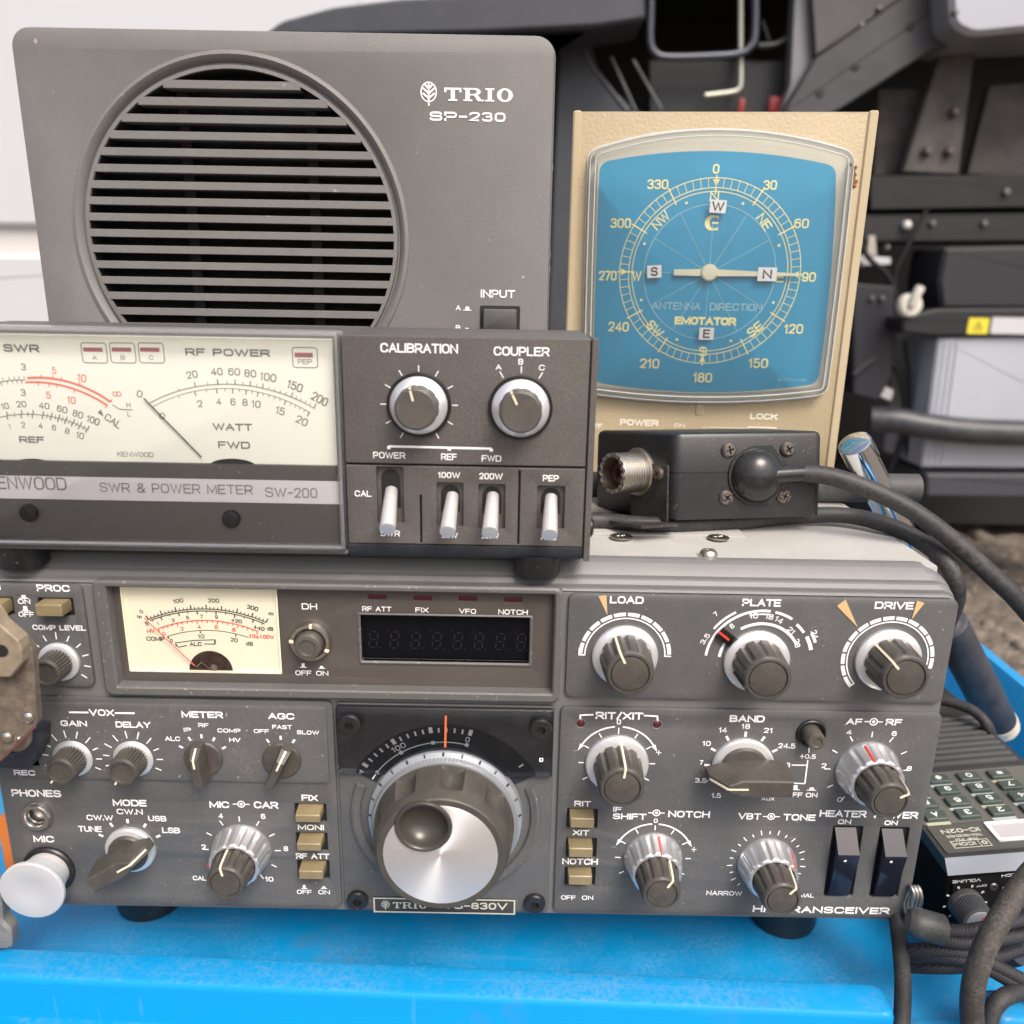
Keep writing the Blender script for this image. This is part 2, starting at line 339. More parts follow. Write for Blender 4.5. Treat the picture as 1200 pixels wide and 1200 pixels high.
    def arc(s, cu, cv, r0, r1, a0, a1, m=0):                 # annular sector, degrees clockwise from up
        n = max(2, int(abs(a1-a0)/3)); A = [rad(a0+(a1-a0)*i/n) for i in range(n+1)]
        w_ = s.nw(); vs = [s.pl.map(cu+r*math.sin(t), cv+r*math.cos(t), w_) for t in A for r in (r0, r1)]
        return s.add(vs, [(2*i, 2*i+1, 2*i+3, 2*i+2) for i in range(n)], m)
    def tick(s, cu, cv, r0, r1, a, wd, m=0):
        t = rad(a); return s.seg2((cu+r0*math.sin(t), cv+r0*math.cos(t)), (cu+r1*math.sin(t), cv+r1*math.cos(t)), wd, m)
    def circ3(s, p1, p2, p3):
        (ax, ay), (bx, by), (cx, cy) = s.uv(*p1), s.uv(*p2), s.uv(*p3)
        d = 2*(ax*(by-cy)+bx*(cy-ay)+cx*(ay-by)); A, B, C = ax*ax+ay*ay, bx*bx+by*by, cx*cx+cy*cy
        u = (A*(by-cy)+B*(cy-ay)+C*(ay-by))/d; v = (A*(cx-bx)+B*(ax-cx)+C*(bx-ax))/d
        g = lambda x, y: math.degrees(math.atan2(x-u, y-v))
        return u, v, math.hypot(ax-u, ay-v), g(ax, ay), g(cx, cy)
    def arc3(s, p1, p2, p3, wd, m=0):
        c = s.circ3(p1, p2, p3); s.arc(c[0], c[1], c[2]-wd/2, c[2]+wd/2, c[3], c[4], m); return c
    def ticks(s, c, pts, ln, wd, m=0):                       # radial ticks on circle c at crop points
        for x, y in pts:
            u, v = s.uv(x, y); s.tick(c[0], c[1], c[2], c[2]+ln, math.degrees(math.atan2(u-c[0], v-c[1])), wd, m)
    def rect(s, x0, x1, y0, y1, m=0, r=0):
        a, b = s.uv((x0), (y0+y1)/2), s.uv(x1, (y0+y1)/2); c, d = s.uv((x0+x1)/2, y0), s.uv((x0+x1)/2, y1)
        return s.poly(rr(a[0], b[0], d[1], c[1], r), m)
    def frame_rect(s, x0, x1, y0, y1, wd, m=0, r=0):
        a, b = s.uv((x0), (y0+y1)/2)[0], s.uv(x1, (y0+y1)/2)[0]; c, d = s.uv((x0+x1)/2, y0)[1], s.uv((x0+x1)/2, y1)[1]
        A, B = rr(a, b, d, c, r), rr(a+wd, b-wd, d+wd, c-wd, max(r-wd, 0) if r else 0); n = len(A)
        return s.add([s.pl.map(u, v, s.w) for u, v in A+B], [(i, (i+1) % n, n+(i+1) % n, n+i) for i in range(n)], m)
    def push(s, x, y, tall, hw, m=0):                        # small button-state pictogram: base bar and raised block
        u, v = s.uv(x, y); s.poly([(u-hw, v-.3), (u+hw, v-.3), (u+hw, v), (u-hw, v)], m)
        s.poly([(u-hw*.5, v), (u+hw*.5, v), (u+hw*.42, v+tall), (u-hw*.42, v+tall)], m)
    def dual(s, x, y, k=1.0, m=0):                           # concentric-knob symbol
        u, v = s.uv(x, y); s.arc(u, v, 1.05*k, 1.5*k, 0, 360, m); s.arc(u, v, 0, .6*k, 0, 360, m)
        s.seg2((u-3.2*k, v), (u-1.4*k, v), .42*k, m); s.seg2((u+1.4*k, v), (u+3.2*k, v), .42*k, m)
    def box(s, *a): raise NotImplementedError

def put(o, label, cat, group=None, kind=None):
    o['label'] = label; o['category'] = cat
    if group: o['group'] = group
    if kind: o['kind'] = kind
    return o
def thing(name, fr, label, cat, group=None):
    o = bpy.data.objects.new(name, None); COL.objects.link(o); o.empty_display_size = .02
    o.location = fr.loc*.001; o.rotation_euler = fr.rot
    return put(o, label, cat, group)
def world_pt(x, y, Y): return W0.hit(x, y, 1, Y)
def world_z(x, y, Z): return W0.hit(x, y, 2, Z)
W0 = Frame()
def Z(c, x, y): return c[0]+x/c[2], c[1]+y/c[2]

# crops used while measuring
cA, cB, cC, cD, cDI = (0, 640, 3.5294), (100, 660, 4), (0, 880, 3), (320, 660, 3.3333), (380, 800, 4)
cF, cG, cH, cI, cJ, cK = (640, 660, 4.2857), (880, 660, 4.2857), (640, 800, 4), (820, 800, 4), (180, 820, 5.4545), (0, 620, 10)
cSA, cSB, cSC, cSD, cM = (0, 370, 3), (380, 370, 3.5294), (180, 380, 5.4545), (0, 380, 6), (130, 680, 5.714)
cE, cSP = (660, 120, 3.15789), (400, 0, 3)
cL, cCO = (1040, 860, 5), (690, 480, 4)

# leaf emblem and slab-serif lettering drawn as strokes
def leaf(ink, cu, cv, rw, rh, m=0):
    n = 40; o = [(cu+rw*math.cos(2*PI*i/n), cv+rh*math.sin(2*PI*i/n)) for i in range(n)]
    q = [(cu+rw*.86*math.cos(2*PI*i/n), cv+rh*.88*math.sin(2*PI*i/n)) for i in range(n)]
    ink.add([ink.pl.map(u, v, ink.w) for u, v in o+q], [(i, (i+1) % n, n+(i+1) % n, n+i) for i in range(n)], m)
    ink.seg2((cu, cv-rh*1.35), (cu, cv+rh*.85), rw*.2, m)
    for y0, x1, y1 in ((-.62, .72, -.12), (-.15, .72, .38), (.3, .5, .76)):
        for sg in (-1, 1): ink.seg2((cu, cv+y0*rh), (cu+sg*x1*rw, cv+y1*rh), rw*.22, m)
def slab_trio(ink, u0, u1, v0, v1, m=0):
    W, H = u1-u0, v1-v0
    def R(a, b, c, d): ink.poly([(u0+a*W, v0+c*H), (u0+b*W, v0+c*H), (u0+b*W, v0+d*H), (u0+a*W, v0+d*H)], m)
    def EL(cx, cy, rx, ry, tx, ty, a0, a1):
        n = 24; vs = []
        for i in range(n+1):
            t = rad(a0+(a1-a0)*i/n)
            vs += [ink.pl.map(u0+(cx+rx*math.cos(t))*W, v0+(cy+ry*math.sin(t))*H, ink.w), ink.pl.map(u0+(cx+(rx-tx)*math.cos(t))*W, v0+(cy+(ry-ty)*math.sin(t))*H, ink.w)]
        ink.add(vs, [(2*i, 2*i+2, 2*i+3, 2*i+1) for i in range(n)], m)
    R(0, .25, .85, 1); R(0, .03, .66, .85); R(.22, .25, .66, .85); R(.095, .155, .12, .85); R(.06, .19, 0, .12)      # T
    R(.31, .37, .12, .88); R(.28, .41, 0, .12); R(.28, .44, .88, 1); R(.37, .45, .44, .54)                           # R
    EL(.44, .72, .09, .28, .055, .13, -90, 90); ink.poly([(u0+.43*W, v0+.46*H), (u0+.49*W, v0+.46*H), (u0+.56*W, v0), (u0+.49*W, v0)], m); R(.5, .58, 0, .11)
    R(.635, .695, .12, .88); R(.60, .73, 0, .12); R(.60, .73, .88, 1)                                                 # I
    EL(.885, .5, .115, .52, .06, .13, 0, 360)                                                                          # O

# ------------------------------------------------------------------ controls
def pol(cu, cv, r, a): t = rad(a); return cu+r*math.sin(t), cv+r*math.cos(t)
def bar3(g, pl, cu, cv, r0, r1, a, wd, w0, w1, m=0):      # radial bar r0..r1 at angle a
    t = rad(a); d = (math.sin(t), math.cos(t)); n = (d[1], -d[0])
    o = [(cu+d[0]*r+n[0]*k*wd/2, cv+d[1]*r+n[1]*k*wd/2) for r, k in ((r0, -1), (r1, -1), (r1, 1), (r0, 1))]
    return g.stack(pl, [(o, w0), (o, w1)], m)
def fluted_knob(par, pl, cu, cv, rs, rb, h, a, nf=11, lab=None, skirt=True, line=IVORY):
    g = G(); N = 132; w0 = 2.2 if skirt else 0
    g.stack(pl, [(flute(cu, cv, rb*1.09, nf, rb*.13, N), w0), (flute(cu, cv, rb*1.02, nf, rb*.12, N), h-2.6), (flute(cu, cv, rb*1.0, nf, rb*.06, N), h-1.6),
                 (circ(cu, cv, rb*.97, N), h-.7), (circ(cu, cv, rb*.90, N), h-.1), (circ(cu, cv, rb*.80, N), h), (circ(cu, cv, rb*.785, N), h-.7), (circ(cu, cv, rb*.75, N), h-.7),
                 (circ(cu, cv, rb*.735, N), h-.15), (circ(cu, cv, rb*.68, N), h-.02)], 0)
    k = g.build('control_knob', [KNOB], par)
    if lab: k['label'] = lab
    if skirt: G().lathe(pl, cu, cv, [(rs, 0), (rs, 1.3), (rs-.5, 1.9), (rb*1.1, 2.5), (rb*.9, 2.5)]).build('skirt', SILV, k)
    g = G(); bar3(g, pl, cu, cv, rb*.52, rb*.99, a, .75, h-.5, h+.06); 
    t = rad(a); d = (math.sin(t), math.cos(t)); n = (d[1]*.38, -d[0]*.38)
    q = lambda r, s, w_: pl.map(cu+d[0]*r+n[0]*s, cv+d[1]*r+n[1]*s, w_)
    g.loft([[q(rb*1.0, -1, h-.4), q(rb*1.0, 1, h-.4), q(rb*.9, 1, h-.4), q(rb*.9, -1, h-.4)], [q(rb*1.03, -1, h-1.6), q(rb*1.03, 1, h-1.6), q(rb*.9, 1, h-1.6), q(rb*.9, -1, h-1.6)],
            [q(rb*1.11, -1, w0+.6), q(rb*1.11, 1, w0+.6), q(rb*.9, 1, w0+.6), q(rb*.9, -1, w0+.6)]])
    g.build('pointer_line', line, k)
    return k
def small_knob(par, pl, cu, cv, rs, rb, h, a):
    g = G(); N = 168
    g.stack(pl, [(flute(cu, cv, rb*1.05, 28, .55, N), 1.6), (flute(cu, cv, rb*1.0, 28, .5, N), h-1.4), (circ(cu, cv, rb*.97, N), h-.8), (circ(cu, cv, rb*.88, N), h), (circ(cu, cv, rb*.74, N), h),
                 (circ(cu, cv, rb*.70, N), h-.6), (circ(cu, cv, rb*.3, N), h-.75)], 0)
    k = g.build('control_knob', [KNOB], par)
    G().lathe(pl, cu, cv, [(rs, 0), (rs, .9), (rs-.4, 1.3), (rb, 1.7)]).build('skirt', SILV, k)
    g = G(); bar3(g, pl, cu, cv, rb*.8, rb*1.05, a, .6, h-1.6, h+.03)
    t = rad(a); bar3(g, pl, cu, cv, rb*.9, rb*1.04, a, .6, h-4.5, h-.7)
    g.build('pointer_line', IVORY, k)
    return k
def bar_knob(par, pl, cu, cv, rd, L, b, h, a, skirt=0, pw=.42, tw=.75):
    t = rad(a); d = (math.sin(t), math.cos(t)); n = (d[1], -d[0])
    def o(pts): return [(cu+d[0]*x+n[0]*y, cv+d[1]*x+n[1]*y) for x, y in pts]
    sh = lambda k, b2, fr: o([(L*fr, -pw*b2), (L*fr, pw*b2), (L*.25, b2), (-L*.3, b2), (-L*k, tw*b2), (-L*k, -tw*b2), (-L*.3, -b2), (L*.25, -b2)])
    g = G()
    g.lathe(pl, cu, cv, [(rd, skirt*.9), (rd, skirt+1.3), (rd-.5, skirt+1.9), (rd*.6, skirt+2.0)])
    g.stack(pl, [(sh(1.0, b, 1), skirt+1.5), (sh(.99, b*.92, .98), h*.55), (sh(.97, b*.74, .62), h-.35), (sh(.94, b*.6, .58), h)])
    k = g.build('selector_knob', [KNOB], par, 25)
    if skirt: G().lathe(pl, cu, cv, [(skirt*0+rd*1.28, 0), (rd*1.28, 1.2), (rd*1.22, 1.8), (rd*.9, 2.4)]).build('skirt', SILV, k)
    g = G(); bar3(g, pl, cu, cv, L*.12, L*.59, a, .7, h-.3, h+.06)
    q = lambda r, s, w_: pl.map(cu+d[0]*r+n[0]*s*.35, cv+d[1]*r+n[1]*s*.35, w_)
    g.loft([[q(L*.58, -1, h+.06), q(L*.58, 1, h+.06), q(L*.5, 1, h-.5), q(L*.5, -1, h-.5)], [q(L*.65, -1, h-.28), q(L*.65, 1, h-.28), q(L*.5, 1, h-.8), q(L*.5, -1, h-.8)], [q(L*.97, -1, h*.58), q(L*.97, 1, h*.58), q(L*.7, 1, h*.5), q(L*.7, -1, h*.5)]])
    g.build('pointer_line', IVORY, k)
    return k
def dual_knob(par, pl, cu, cv, ro, ho, ri, h, a, aout):
    g = G(); N = 168
    g.stack(pl, [(circ(cu, cv, ro*1.0, N), 0), (circ(cu, cv, ro, N), 1.2), (flute(cu, cv, ro*.96, 14, ro*.05, N), 1.8), (flute(cu, cv, ro*.86, 14, ro*.05, N), ho-1.2), (flute(cu, cv, ro*.835, 14, ro*.04, N), ho-.3),
                 (circ(cu, cv, ro*.78, N), ho), (circ(cu, cv, ro*.725, N), ho), (circ(cu, cv, ro*.715, N), ho-1.5), (circ(cu, cv, ro*.3, N), ho-1.5)])
    o = g.build('outer_ring_knob', [CHROME], par, 70)
    t = rad(aout); d = (math.sin(t), math.cos(t)); n = (d[1]*.3, -d[0]*.3)
    q = lambda r, s, w_: pl.map(cu+d[0]*r+n[0]*s, cv+d[1]*r+n[1]*s, w_)
    G().loft([[q(ro*.845, -1, ho+.02), q(ro*.845, 1, ho+.02), q(ro*.6, 1, ho-.6), q(ro*.6, -1, ho-.6)], [q(ro*.975, -1, 1.7), q(ro*.975, 1, 1.7), q(ro*.6, 1, 1.7), q(ro*.6, -1, 1.7)]]).build('index_line', REDP, o)
    g = G()
    g.stack(pl, [(flute(cu, cv, ri*1.12, 12, ri*.10, N), ho-1.2), (flute(cu, cv, ri*1.02, 12, ri*.10, N), h-2.4), (flute(cu, cv, ri*1.0, 12, ri*.04, N), h-1.5), (circ(cu, cv, ri*.97, N), h-.7),
                 (circ(cu, cv, ri*.89, N), h), (circ(cu, cv, ri*.79, N), h), (circ(cu, cv, ri*.77, N), h-.6), (circ(cu, cv, ri*.74, N), h-.6), (circ(cu, cv, ri*.72, N), h-.1), (circ(cu, cv, ri*.66, N), h-.05)])
    k = g.build('control_knob', [KNOB], par)
    g = G(); bar3(g, pl, cu, cv, ri*.5, ri*.98, a, .75, h-.5, h+.06)
    t = rad(a); d = (math.sin(t), math.cos(t)); n = (d[1]*.36, -d[0]*.36)
    g.loft([[q(ri*1.0, -1, h-.3), q(ri*1.0, 1, h-.3), q(ri*.9, 1, h-.3), q(ri*.9, -1, h-.3)], [q(ri*1.05, -1, h-2), q(ri*1.05, 1, h-2), q(ri*.8, 1, h-2), q(ri*.8, -1, h-2)], [q(ri*1.13, -1, ho), q(ri*1.13, 1, ho), q(ri*.8, 1, ho), q(ri*.8, -1, ho)]])
    g.build('pointer_line', IVORY, k)
    return k
def gold_button(par, pl, c, hole, front, wf=5.0):
    """hole and front: x0,x1,y0,y1 in the crop; wedge-topped key"""
    hx = [pl.uv(*Z(c, hole[0], (hole[2]+hole[3])/2))[0], pl.uv(*Z(c, hole[1], (hole[2]+hole[3])/2))[0]]
    hy = [pl.uv(*Z(c, (hole[0]+hole[1])/2, hole[3]))[1], pl.uv(*Z(c, (hole[0]+hole[1])/2, hole[2]))[1]]
    f0 = pl.uv(*Z(c, front[0], (front[2]+front[3])/2), wf); f1 = pl.uv(*Z(c, front[1], (front[2]+front[3])/2), wf)
    vt = pl.uv(*Z(c, (front[0]+front[1])/2, front[2]), wf)[1]; vb = pl.uv(*Z(c, (front[0]+front[1])/2, front[3]), wf)[1]
    top = min(hy[1]-.35, vt+1.2)
    g = G()
    g.stack(pl, [(rr(f0[0]-.1, f1[0]+.1, vb-.2, top, .25, 2), -1.2), (rr(f0[0], f1[0], vb, vt+.2, .25, 2), wf-.35), (rr(f0[0]+.3, f1[0]-.3, vb+.25, vt-.1, .2, 2), wf)])
    b = g.build('push_button', [GOLD], par)
    return b, rr(hx[0], hx[1], min(hy[0], vb-.5), hy[1], .3, 2)
def holes_rim(par, pl, outs, w):
    pass
def hex_screw(par, pl, cu, cv, r, w=0):
    g = G(); N = 36
    hexo = [(cu+r*.42*math.cos(2*PI*i/N)*(math.cos(PI/6)/math.cos(((2*PI*i/N) % (PI/3))-PI/6)), cv+r*.42*math.sin(2*PI*i/N)*(math.cos(PI/6)/math.cos(((2*PI*i/N) % (PI/3))-PI/6))) for i in range(N)]
    g.stack(pl, [(circ(cu, cv, r, N), w), (circ(cu, cv, r, N), w+1.4), (circ(cu, cv, r*.9, N), w+2), (circ(cu, cv, r*.55, N), w+2.1), (hexo, w+2.0), (hexo, w+.6)])
    return g.build('screw', [BLK], par)
def cross_screw(par, pl, cu, cv, r, m, w=0, h=1.0, rot=20, name='screw'):
    g = G(); N = 40
    def cr(k):
        o = []
        for i in range(N):
            t = 2*PI*i/N; s = abs(math.cos(2*t)); o.append((cu+r*k*(.25+.75*s**3)*math.cos(t+rad(rot)), cv+r*k*(.25+.75*s**3)*math.sin(t+rad(rot))))
        return o
    g.stack(pl, [(circ(cu, cv, r, N), w), (circ(cu, cv, r, N), w+h*.45), (circ(cu, cv, r*.85, N), w+h*.8), (circ(cu, cv, r*.72, N), w+h), (cr(.62), w+h), (cr(.4), w+h*.3)], 0, True, False)
    o = g.build(name, [m, GAP], par)
    return o

# ================================================================== TRANSCEIVER
FT = Frame((-17, 0, 0)); PT = Plane(FT); U0, U1 = -184.6+17, 151.6+17
T = thing('radio_transceiver', FT, 'wide charcoal radio transceiver with a big silver tuning knob, standing on the blue crate', 'transceiver')
def pu(x, y, w=0): return PT.uv(x, y, w)
def hole(c, x0, x1, y0, y1, r=.3, pl=PT):
    a = pl.uv(*Z(c, x0, (y0+y1)/2))[0]; b = pl.uv(*Z(c, x1, (y0+y1)/2))[0]; d = pl.uv(*Z(c, (x0+x1)/2, y1))[1]; e = pl.uv(*Z(c, (x0+x1)/2, y0))[1]
    return rr(a, b, d, e, r, 2)
FLZ = -17.0
# case
g = G(); g.box((U0+4, 11.5, 20), (U1-3.2, 335, 156), 0, 1.2)
g.box((U0+40, 40, 155.5), (pu(920, 637)[0]-1, 120, 156.9), 0, .4)
g.build('case', [COVER], T)
# stepped front frame
bezel_hole = rr(-139.5+17, 17.2+17, 108.5, 149.5, 2)
def fo(gr, r): return rr(U0-gr*.22, U1+gr*.22, 17.3, 148.6+gr, r, 8)
g = G()
g.plate(PT, fo(-1.0, 4.2), [rr(-138.5+17, 16.2+17, 109.5, 148, 1.5)], -2.6, -1.5, .2)
g.stack(PT, [(fo(-.6, 4.6), -2.0), (fo(.1, 5), -2.4), (fo(.35, 5), -3.2), (fo(-.3, 5), -3.35), (fo(-.3, 5), -3.9), (fo(1.3, 6), -4.05), (fo(2.6, 7), -5.2), (fo(3.0, 7), -6.2),
             (fo(2.4, 7), -6.35), (fo(2.4, 7), -7.0), (fo(3.6, 8), -7.2), (fo(5.6, 10), -8.8), (fo(7.0, 12), -10.6), (fo(7.7, 13), -12.4), (fo(7.9, 13), -15), (fo(7.0, 13), -15.2)], 0, False, True)
g.box((U0+1, 9.5, 18.5), (U1-1, 14, 149), 1)
g.build('front_frame', [FRAME, GAP], T, 14)
for x in (162, 928):
    p = world_z(x, 1084 if x < 500 else 1104, FLZ); cx, cy = p.x+17, p.y+14.5
    g = G(); PTOP = Plane(FT, 'top', 0)
    g.lathe(PTOP, cx, cy, [(12.6, FLZ), (13.8, FLZ+.8), (14.4, FLZ+3), (15, 19)])
    g.build('foot', [BLK], T)
for cx in (-130, 140):
    G().lathe(PTOP, cx, 300, [(12.2, FLZ), (13.4, FLZ+.8), (14.6, 20.5)]).build('foot', [BLK], T)

# --- upper left panel (processor)
PAN = []
def panel(name, u0, u1, v0, v1, holes, w1=0, r=2.5, m=None, par=T, w0=-1.7, bev=.55):
    g = G(); g.plate(PT, rr(u0, u1, v0, v1, r, 5), holes, w0, w1, bev); return g.build(name, [m or PANEL], par)
hp = [hole(cK, 450, 860, 812, 1018), hole(cK, -260, 155, 800, 1000)]
pan = panel('processor_panel', U0+2, pu(109, 740)[0]-2, 109.8, 147.9, hp)
gold_button(T, PT, cK, (450, 855, 812, 1015), (412, 720, 897, 1026)); gold_button(T, PT, cK, (-260, 150, 800, 1000), (-300, 15, 890, 1025))
I = Ink(PT); I.use(cK); I.t('PROC', 428, 818, 652, 732, .03); I.t('NB', -150, 8, 640, 715, .03); I.t('ON', 210, 355, 820, 878, .02); I.t('OFF', 216, 400, 970, 1028, .02)
I.push(280, 806, 1.0, 1.6); I.push(302, 955, 1.7, 1.6); I.t('COMP LEVEL', 380, 1005, 1125, 1186, .03); I.t('NB LEVEL', -260, 232, 1117, 1173, .03)
cu, cv = pu(70.3, 774.9)
for k in range(11): I.tick(cu, cv, 8.3, 10.6 if k != 5 else 11, -125+25*k, .42)
I.build('printed_lettering', [WHITE], pan)
small_knob(T, PT, cu, cv, 7.0, 5.0, 9.5, -48)
c2 = pu(-22, 774)
small_knob(T, PT, c2[0], c2[1], 7.0, 5.0, 9.5, -60)

# --- meter and display window
g = G()
bo = lambda k, r=2.5: rr(-139.8+17+k, 17.6+17-k, 107.8+k, 150.2-k, r, 5)
iu0, iu1, iv0, iv1 = -135.2+17, 15.0+17, 111.2, 148.0
bi = lambda k, r=.8: rr(iu0-k, iu1+k, iv0-k, iv1+k, r, 5)
g.stack(PT, [(bo(0), -1.8), (bo(0), 1.2), (bo(.7), 1.9), (bi(.5), 1.9), (bi(0), 1.4), (bi(-.4), -2.4)], 0, False, False)
bz = g.build('window_bezel', [BEZ], T)
mh = rr(pu(143, 740)[0], pu(325.5, 740)[0], pu(240, 791.5)[1], pu(232, 688.5)[1], .6, 3)
dh = hole(cD, 340, 1002, 217, 397, .4)
lamps = [hole(cD, x0, x0+70, y0, y0+19, .2) for x0, y0 in ((367, 132), (547, 136), (724, 138), (903, 143))]
cdh = pu(*Z(cB, 1060, 362), -2)
pan = G().plate(PT, rr(iu0+.2, iu1-.2, iv0+.2, iv1-.2, .5, 3), [mh, dh, circ(cdh[0], cdh[1], 5.6, 40)]+lamps, -4.2, -2.2, .25).build('meter_panel', [SMOKE], T)
I = Ink(PT, -2.05).use(cD); I.t('DH', 112, 172, 157, 181); I.t('RF ATT', 348, 462, 169, 188); I.t('FIX', 556, 607, 173, 192); I.t('VFO', 727, 793, 178, 197); I.t('NOTCH', 880, 995, 181, 201)
I.t('OFF', 87, 150, 419, 438); I.t('ON', 168, 216, 421, 439); I.push(118, 405, 1.4, 1.15); I.push(190, 409, .8, 1.15)
I.build('printed_lettering', [WHITE], pan)
for o in lamps:
    u0, v0 = min(p[0] for p in o), min(p[1] for p in o); u1, v1 = max(p[0] for p in o), max(p[1] for p in o)
    G().rpad(PT, u0-.1, u1+.1, v0-.1, v1+.1, -4.4, -2.75, .15, .2).build('indicator_lamp', [LAMP], T)
# DH push button
g = G(); u, v = cdh
g.lathe(PT, u, v, [(7.1, -2.4), (7.1, -.6), (6.5, .4), (5.6, .5), (5.2, .2), (5.1, -3), (2, -3)])
b = g.build('push_button', [NICKEL], T); b['label'] = 'round push button in a nickel collar'
G().lathe(PT, u, v-.1, [(4.6, -3.5), (4.6, 3.2), (4.1, 3.9), (2.9, 4.0), (2.6, 3.5), (.01, 3.5)]).build('button_cap', [CAP], b)
for a in (-85, 5, 115):
    g = G(); bar3(g, PT, u, v, 5.5, 7.0, a, .9, 0, .75); g.build('collar_lug', [IVORY], b)
# frequency display
u0, v0, u1, v1 = min(p[0] for p in dh), min(p[1] for p in dh), max(p[0] for p in dh), max(p[1] for p in dh)
g = G(); g.stack(PT, [(rr(u0-1.0, u1+1.0, v0-1.2, v1+.8, .6, 3), -2.6), (rr(u0-1.0, u1+1.0, v0-1.2, v1+.8, .6, 3), -1.9), (rr(u0-.5, u1+.5, v0-.5, v1+.4, .5, 3), -1.6), (rr(u0, u1, v0, v1, .4, 3), -2.0), (rr(u0, u1, v0, v1, .4, 3), -4.4)], 0, False, False)
ds = g.build('frequency_display', [BEZ], T)
G().slab(PT, rr(u0-.3, u1+.3, v0-.3, v1+.3), -5, -4.2).build('display_glass', [mat('display_black', (.004, .0045, .006), .12, spec=.15)], ds)
SEGC = mat('unlit_segment', (.018, .018, .019), .4, spec=.15)
g = Ink(PT, -4.15)
for k in range(8):
    x, yc = 392+82.5*k, 298+1.4*k
    u, v = g.use(cD).uv(x, yc); W_, H_ = 2.7, 6.0
    for a, b_ in (((-1, 1), (1, 1)), ((-1, 0), (1, 0)), ((-1, -1), (1, -1)), ((-1, 0), (-1, 1)), ((1, 0), (1, 1)), ((-1, -1), (-1, 0)), ((1, -1), (1, 0))):
        P = [(u+q[0]*W_/2+q[1]*.35, v+q[1]*H_/2) for q in (a, b_)]
        dx, dy = P[1][0]-P[0][0], P[1][1]-P[0][1]; l = math.hypot(dx, dy); s_ = .5/l
        g.seg2((P[0][0]+dx*s_, P[0][1]+dy*s_), (P[1][0]-dx*s_, P[1][1]-dy*s_), .42)
    g.arc(u+W_/2+.9, v-H_/2, 0, .3, 0, 360); g.seg2((u-W_/2-.7, v+H_/2+.2), (u-W_/2-.4, v+H_/2+1), .25)
g.build('digit_segments', [SEGC], ds)
# analogue meter
mu0, mv0, mu1, mv1 = min(p[0] for p in mh), min(p[1] for p in mh), max(p[0] for p in mh), max(p[1] for p in mh)
g = G()
g.stack(PT, [(rr(mu0, mu1, mv0, mv1, .6, 3), -1.9), (rr(mu0+.5, mu1-.5, mv0+.5, mv1-.5, .5, 3), -1.9), (rr(mu0+.6, mu1-.6, mv0+.6, mv1-.6, .5, 3), -3.6)], 0, False, True)
mt = g.build('meter', [mat('cream_housing', (.86, .82, .64), .4)], T)
PM = Plane(FT, 'front', -2.95)
I = Ink(PM, 0); I.poly(rr(mu0+.5, mu1-.5, mv0+.5, mv1-.5)); I.build('dial_face', [CREAM], mt)
I = Ink(PM, .08).use(cM)
c = I.arc3((250, 262), (610, 192), (1040, 282), .36); c2_ = I.arc3((262, 270), (605, 205), (1030, 292), .36)
for k in range(33):
    f = k/32; a = c[3]+(c[4]-c[3])*f; big = k in (0, 32) or k in (8, 12, 16, 20, 24, 4, 28); I.tick(c[0], c[1], c[2], c[2]+(1.55 if big else .85), a, .42 if big else .3)
for k in range(13):
    f = k/12; a = c2_[3]+(c2_[4]-c2_[3])*(f*.96+.02); I.tick(c2_[0], c2_[1], c2_[2]-(1.25 if k % 2 else .7), c2_[2], a,   .42 if k % 2 else .28)
for s, x, y, wd, h, ro in (('100', 450, 138, 70, 28, 10), ('200', 687, 136, 76, 28, 0), ('300', 948, 185, 78, 30, -14), ('0', 203, 210, 20, 26, 30), ('Ip', 192, 245, 32, 26, 8), ('1', 315, 290, 8, 24, 18), ('3', 416, 268, 20, 24, 12), ('5', 513, 250, 20, 24, 8),
                          ('7', 607, 243, 18, 24, 0), ('9', 706, 246, 20, 24, 0), ('+20', 842, 272, 72, 26, -8), ('+40', 992, 320, 74, 28, -12), ('dB', 1066, 325, 44, 28, -6), ('m', 1072, 226, 32, 20, -6), ('S', 240, 290, 22, 26, 20),
                          ('COMP', 298, 392, 122, 30, 0), ('0', 405, 405, 20, 26, 15), ('10', 604, 375, 44, 26, 0), ('20', 825, 400, 50, 28, -10), ('dB', 928, 425, 50, 28, -5), ('ALC', 568, 427, 82, 28, 2)):
    I.r(s, x, y, wd, h, ro, .022)
c3 = I.arc3((380, 376), (600, 336), (925, 384), .24)
I.ticks(c3, [(380, 376)], -.9, .5); I.ticks(c3, [(597, 336), (838, 360)], -1.1, .32)
I.line(430, 432, 455, 447, .28); I.line(455, 447, 510, 436, .3); I.line(430, 420, 560, 402, .3); I.line(430, 420, 445, 440, .3); I.line(560, 402, 698, 398, .3); I.line(698, 398, 696, 427, .5); I.line(696, 427, 625, 425, .3)
c4 = I.arc3((315, 325), (620, 268), (985, 342), .32, 1)
for k in range(21):
    a = c4[3]+(c4[4]-c4[3])*k/20; b_ = k % 4 == 0; I.tick(c4[0], c4[1], c4[2]-(1.35 if b_ else .75 if k % 2 else 1.0), c4[2], a, .3, 1)
for s, x, y, wd, h, ro in (('HV', 268, 340, 52, 26, 5), ('0', 355, 358, 22, 26, 20), ('2', 476, 325, 22, 26, 10), ('4', 590, 312, 24, 26, 0), ('6', 706, 314, 22, 26, 0), ('8', 823, 332, 24, 26, -8), ('10x100V', 1012, 378, 165, 28, -2)):
    I.r(s, x, y, wd, h, ro, .022, 1)
I.build('dial_lettering', [BLACKP, REDP], mt)
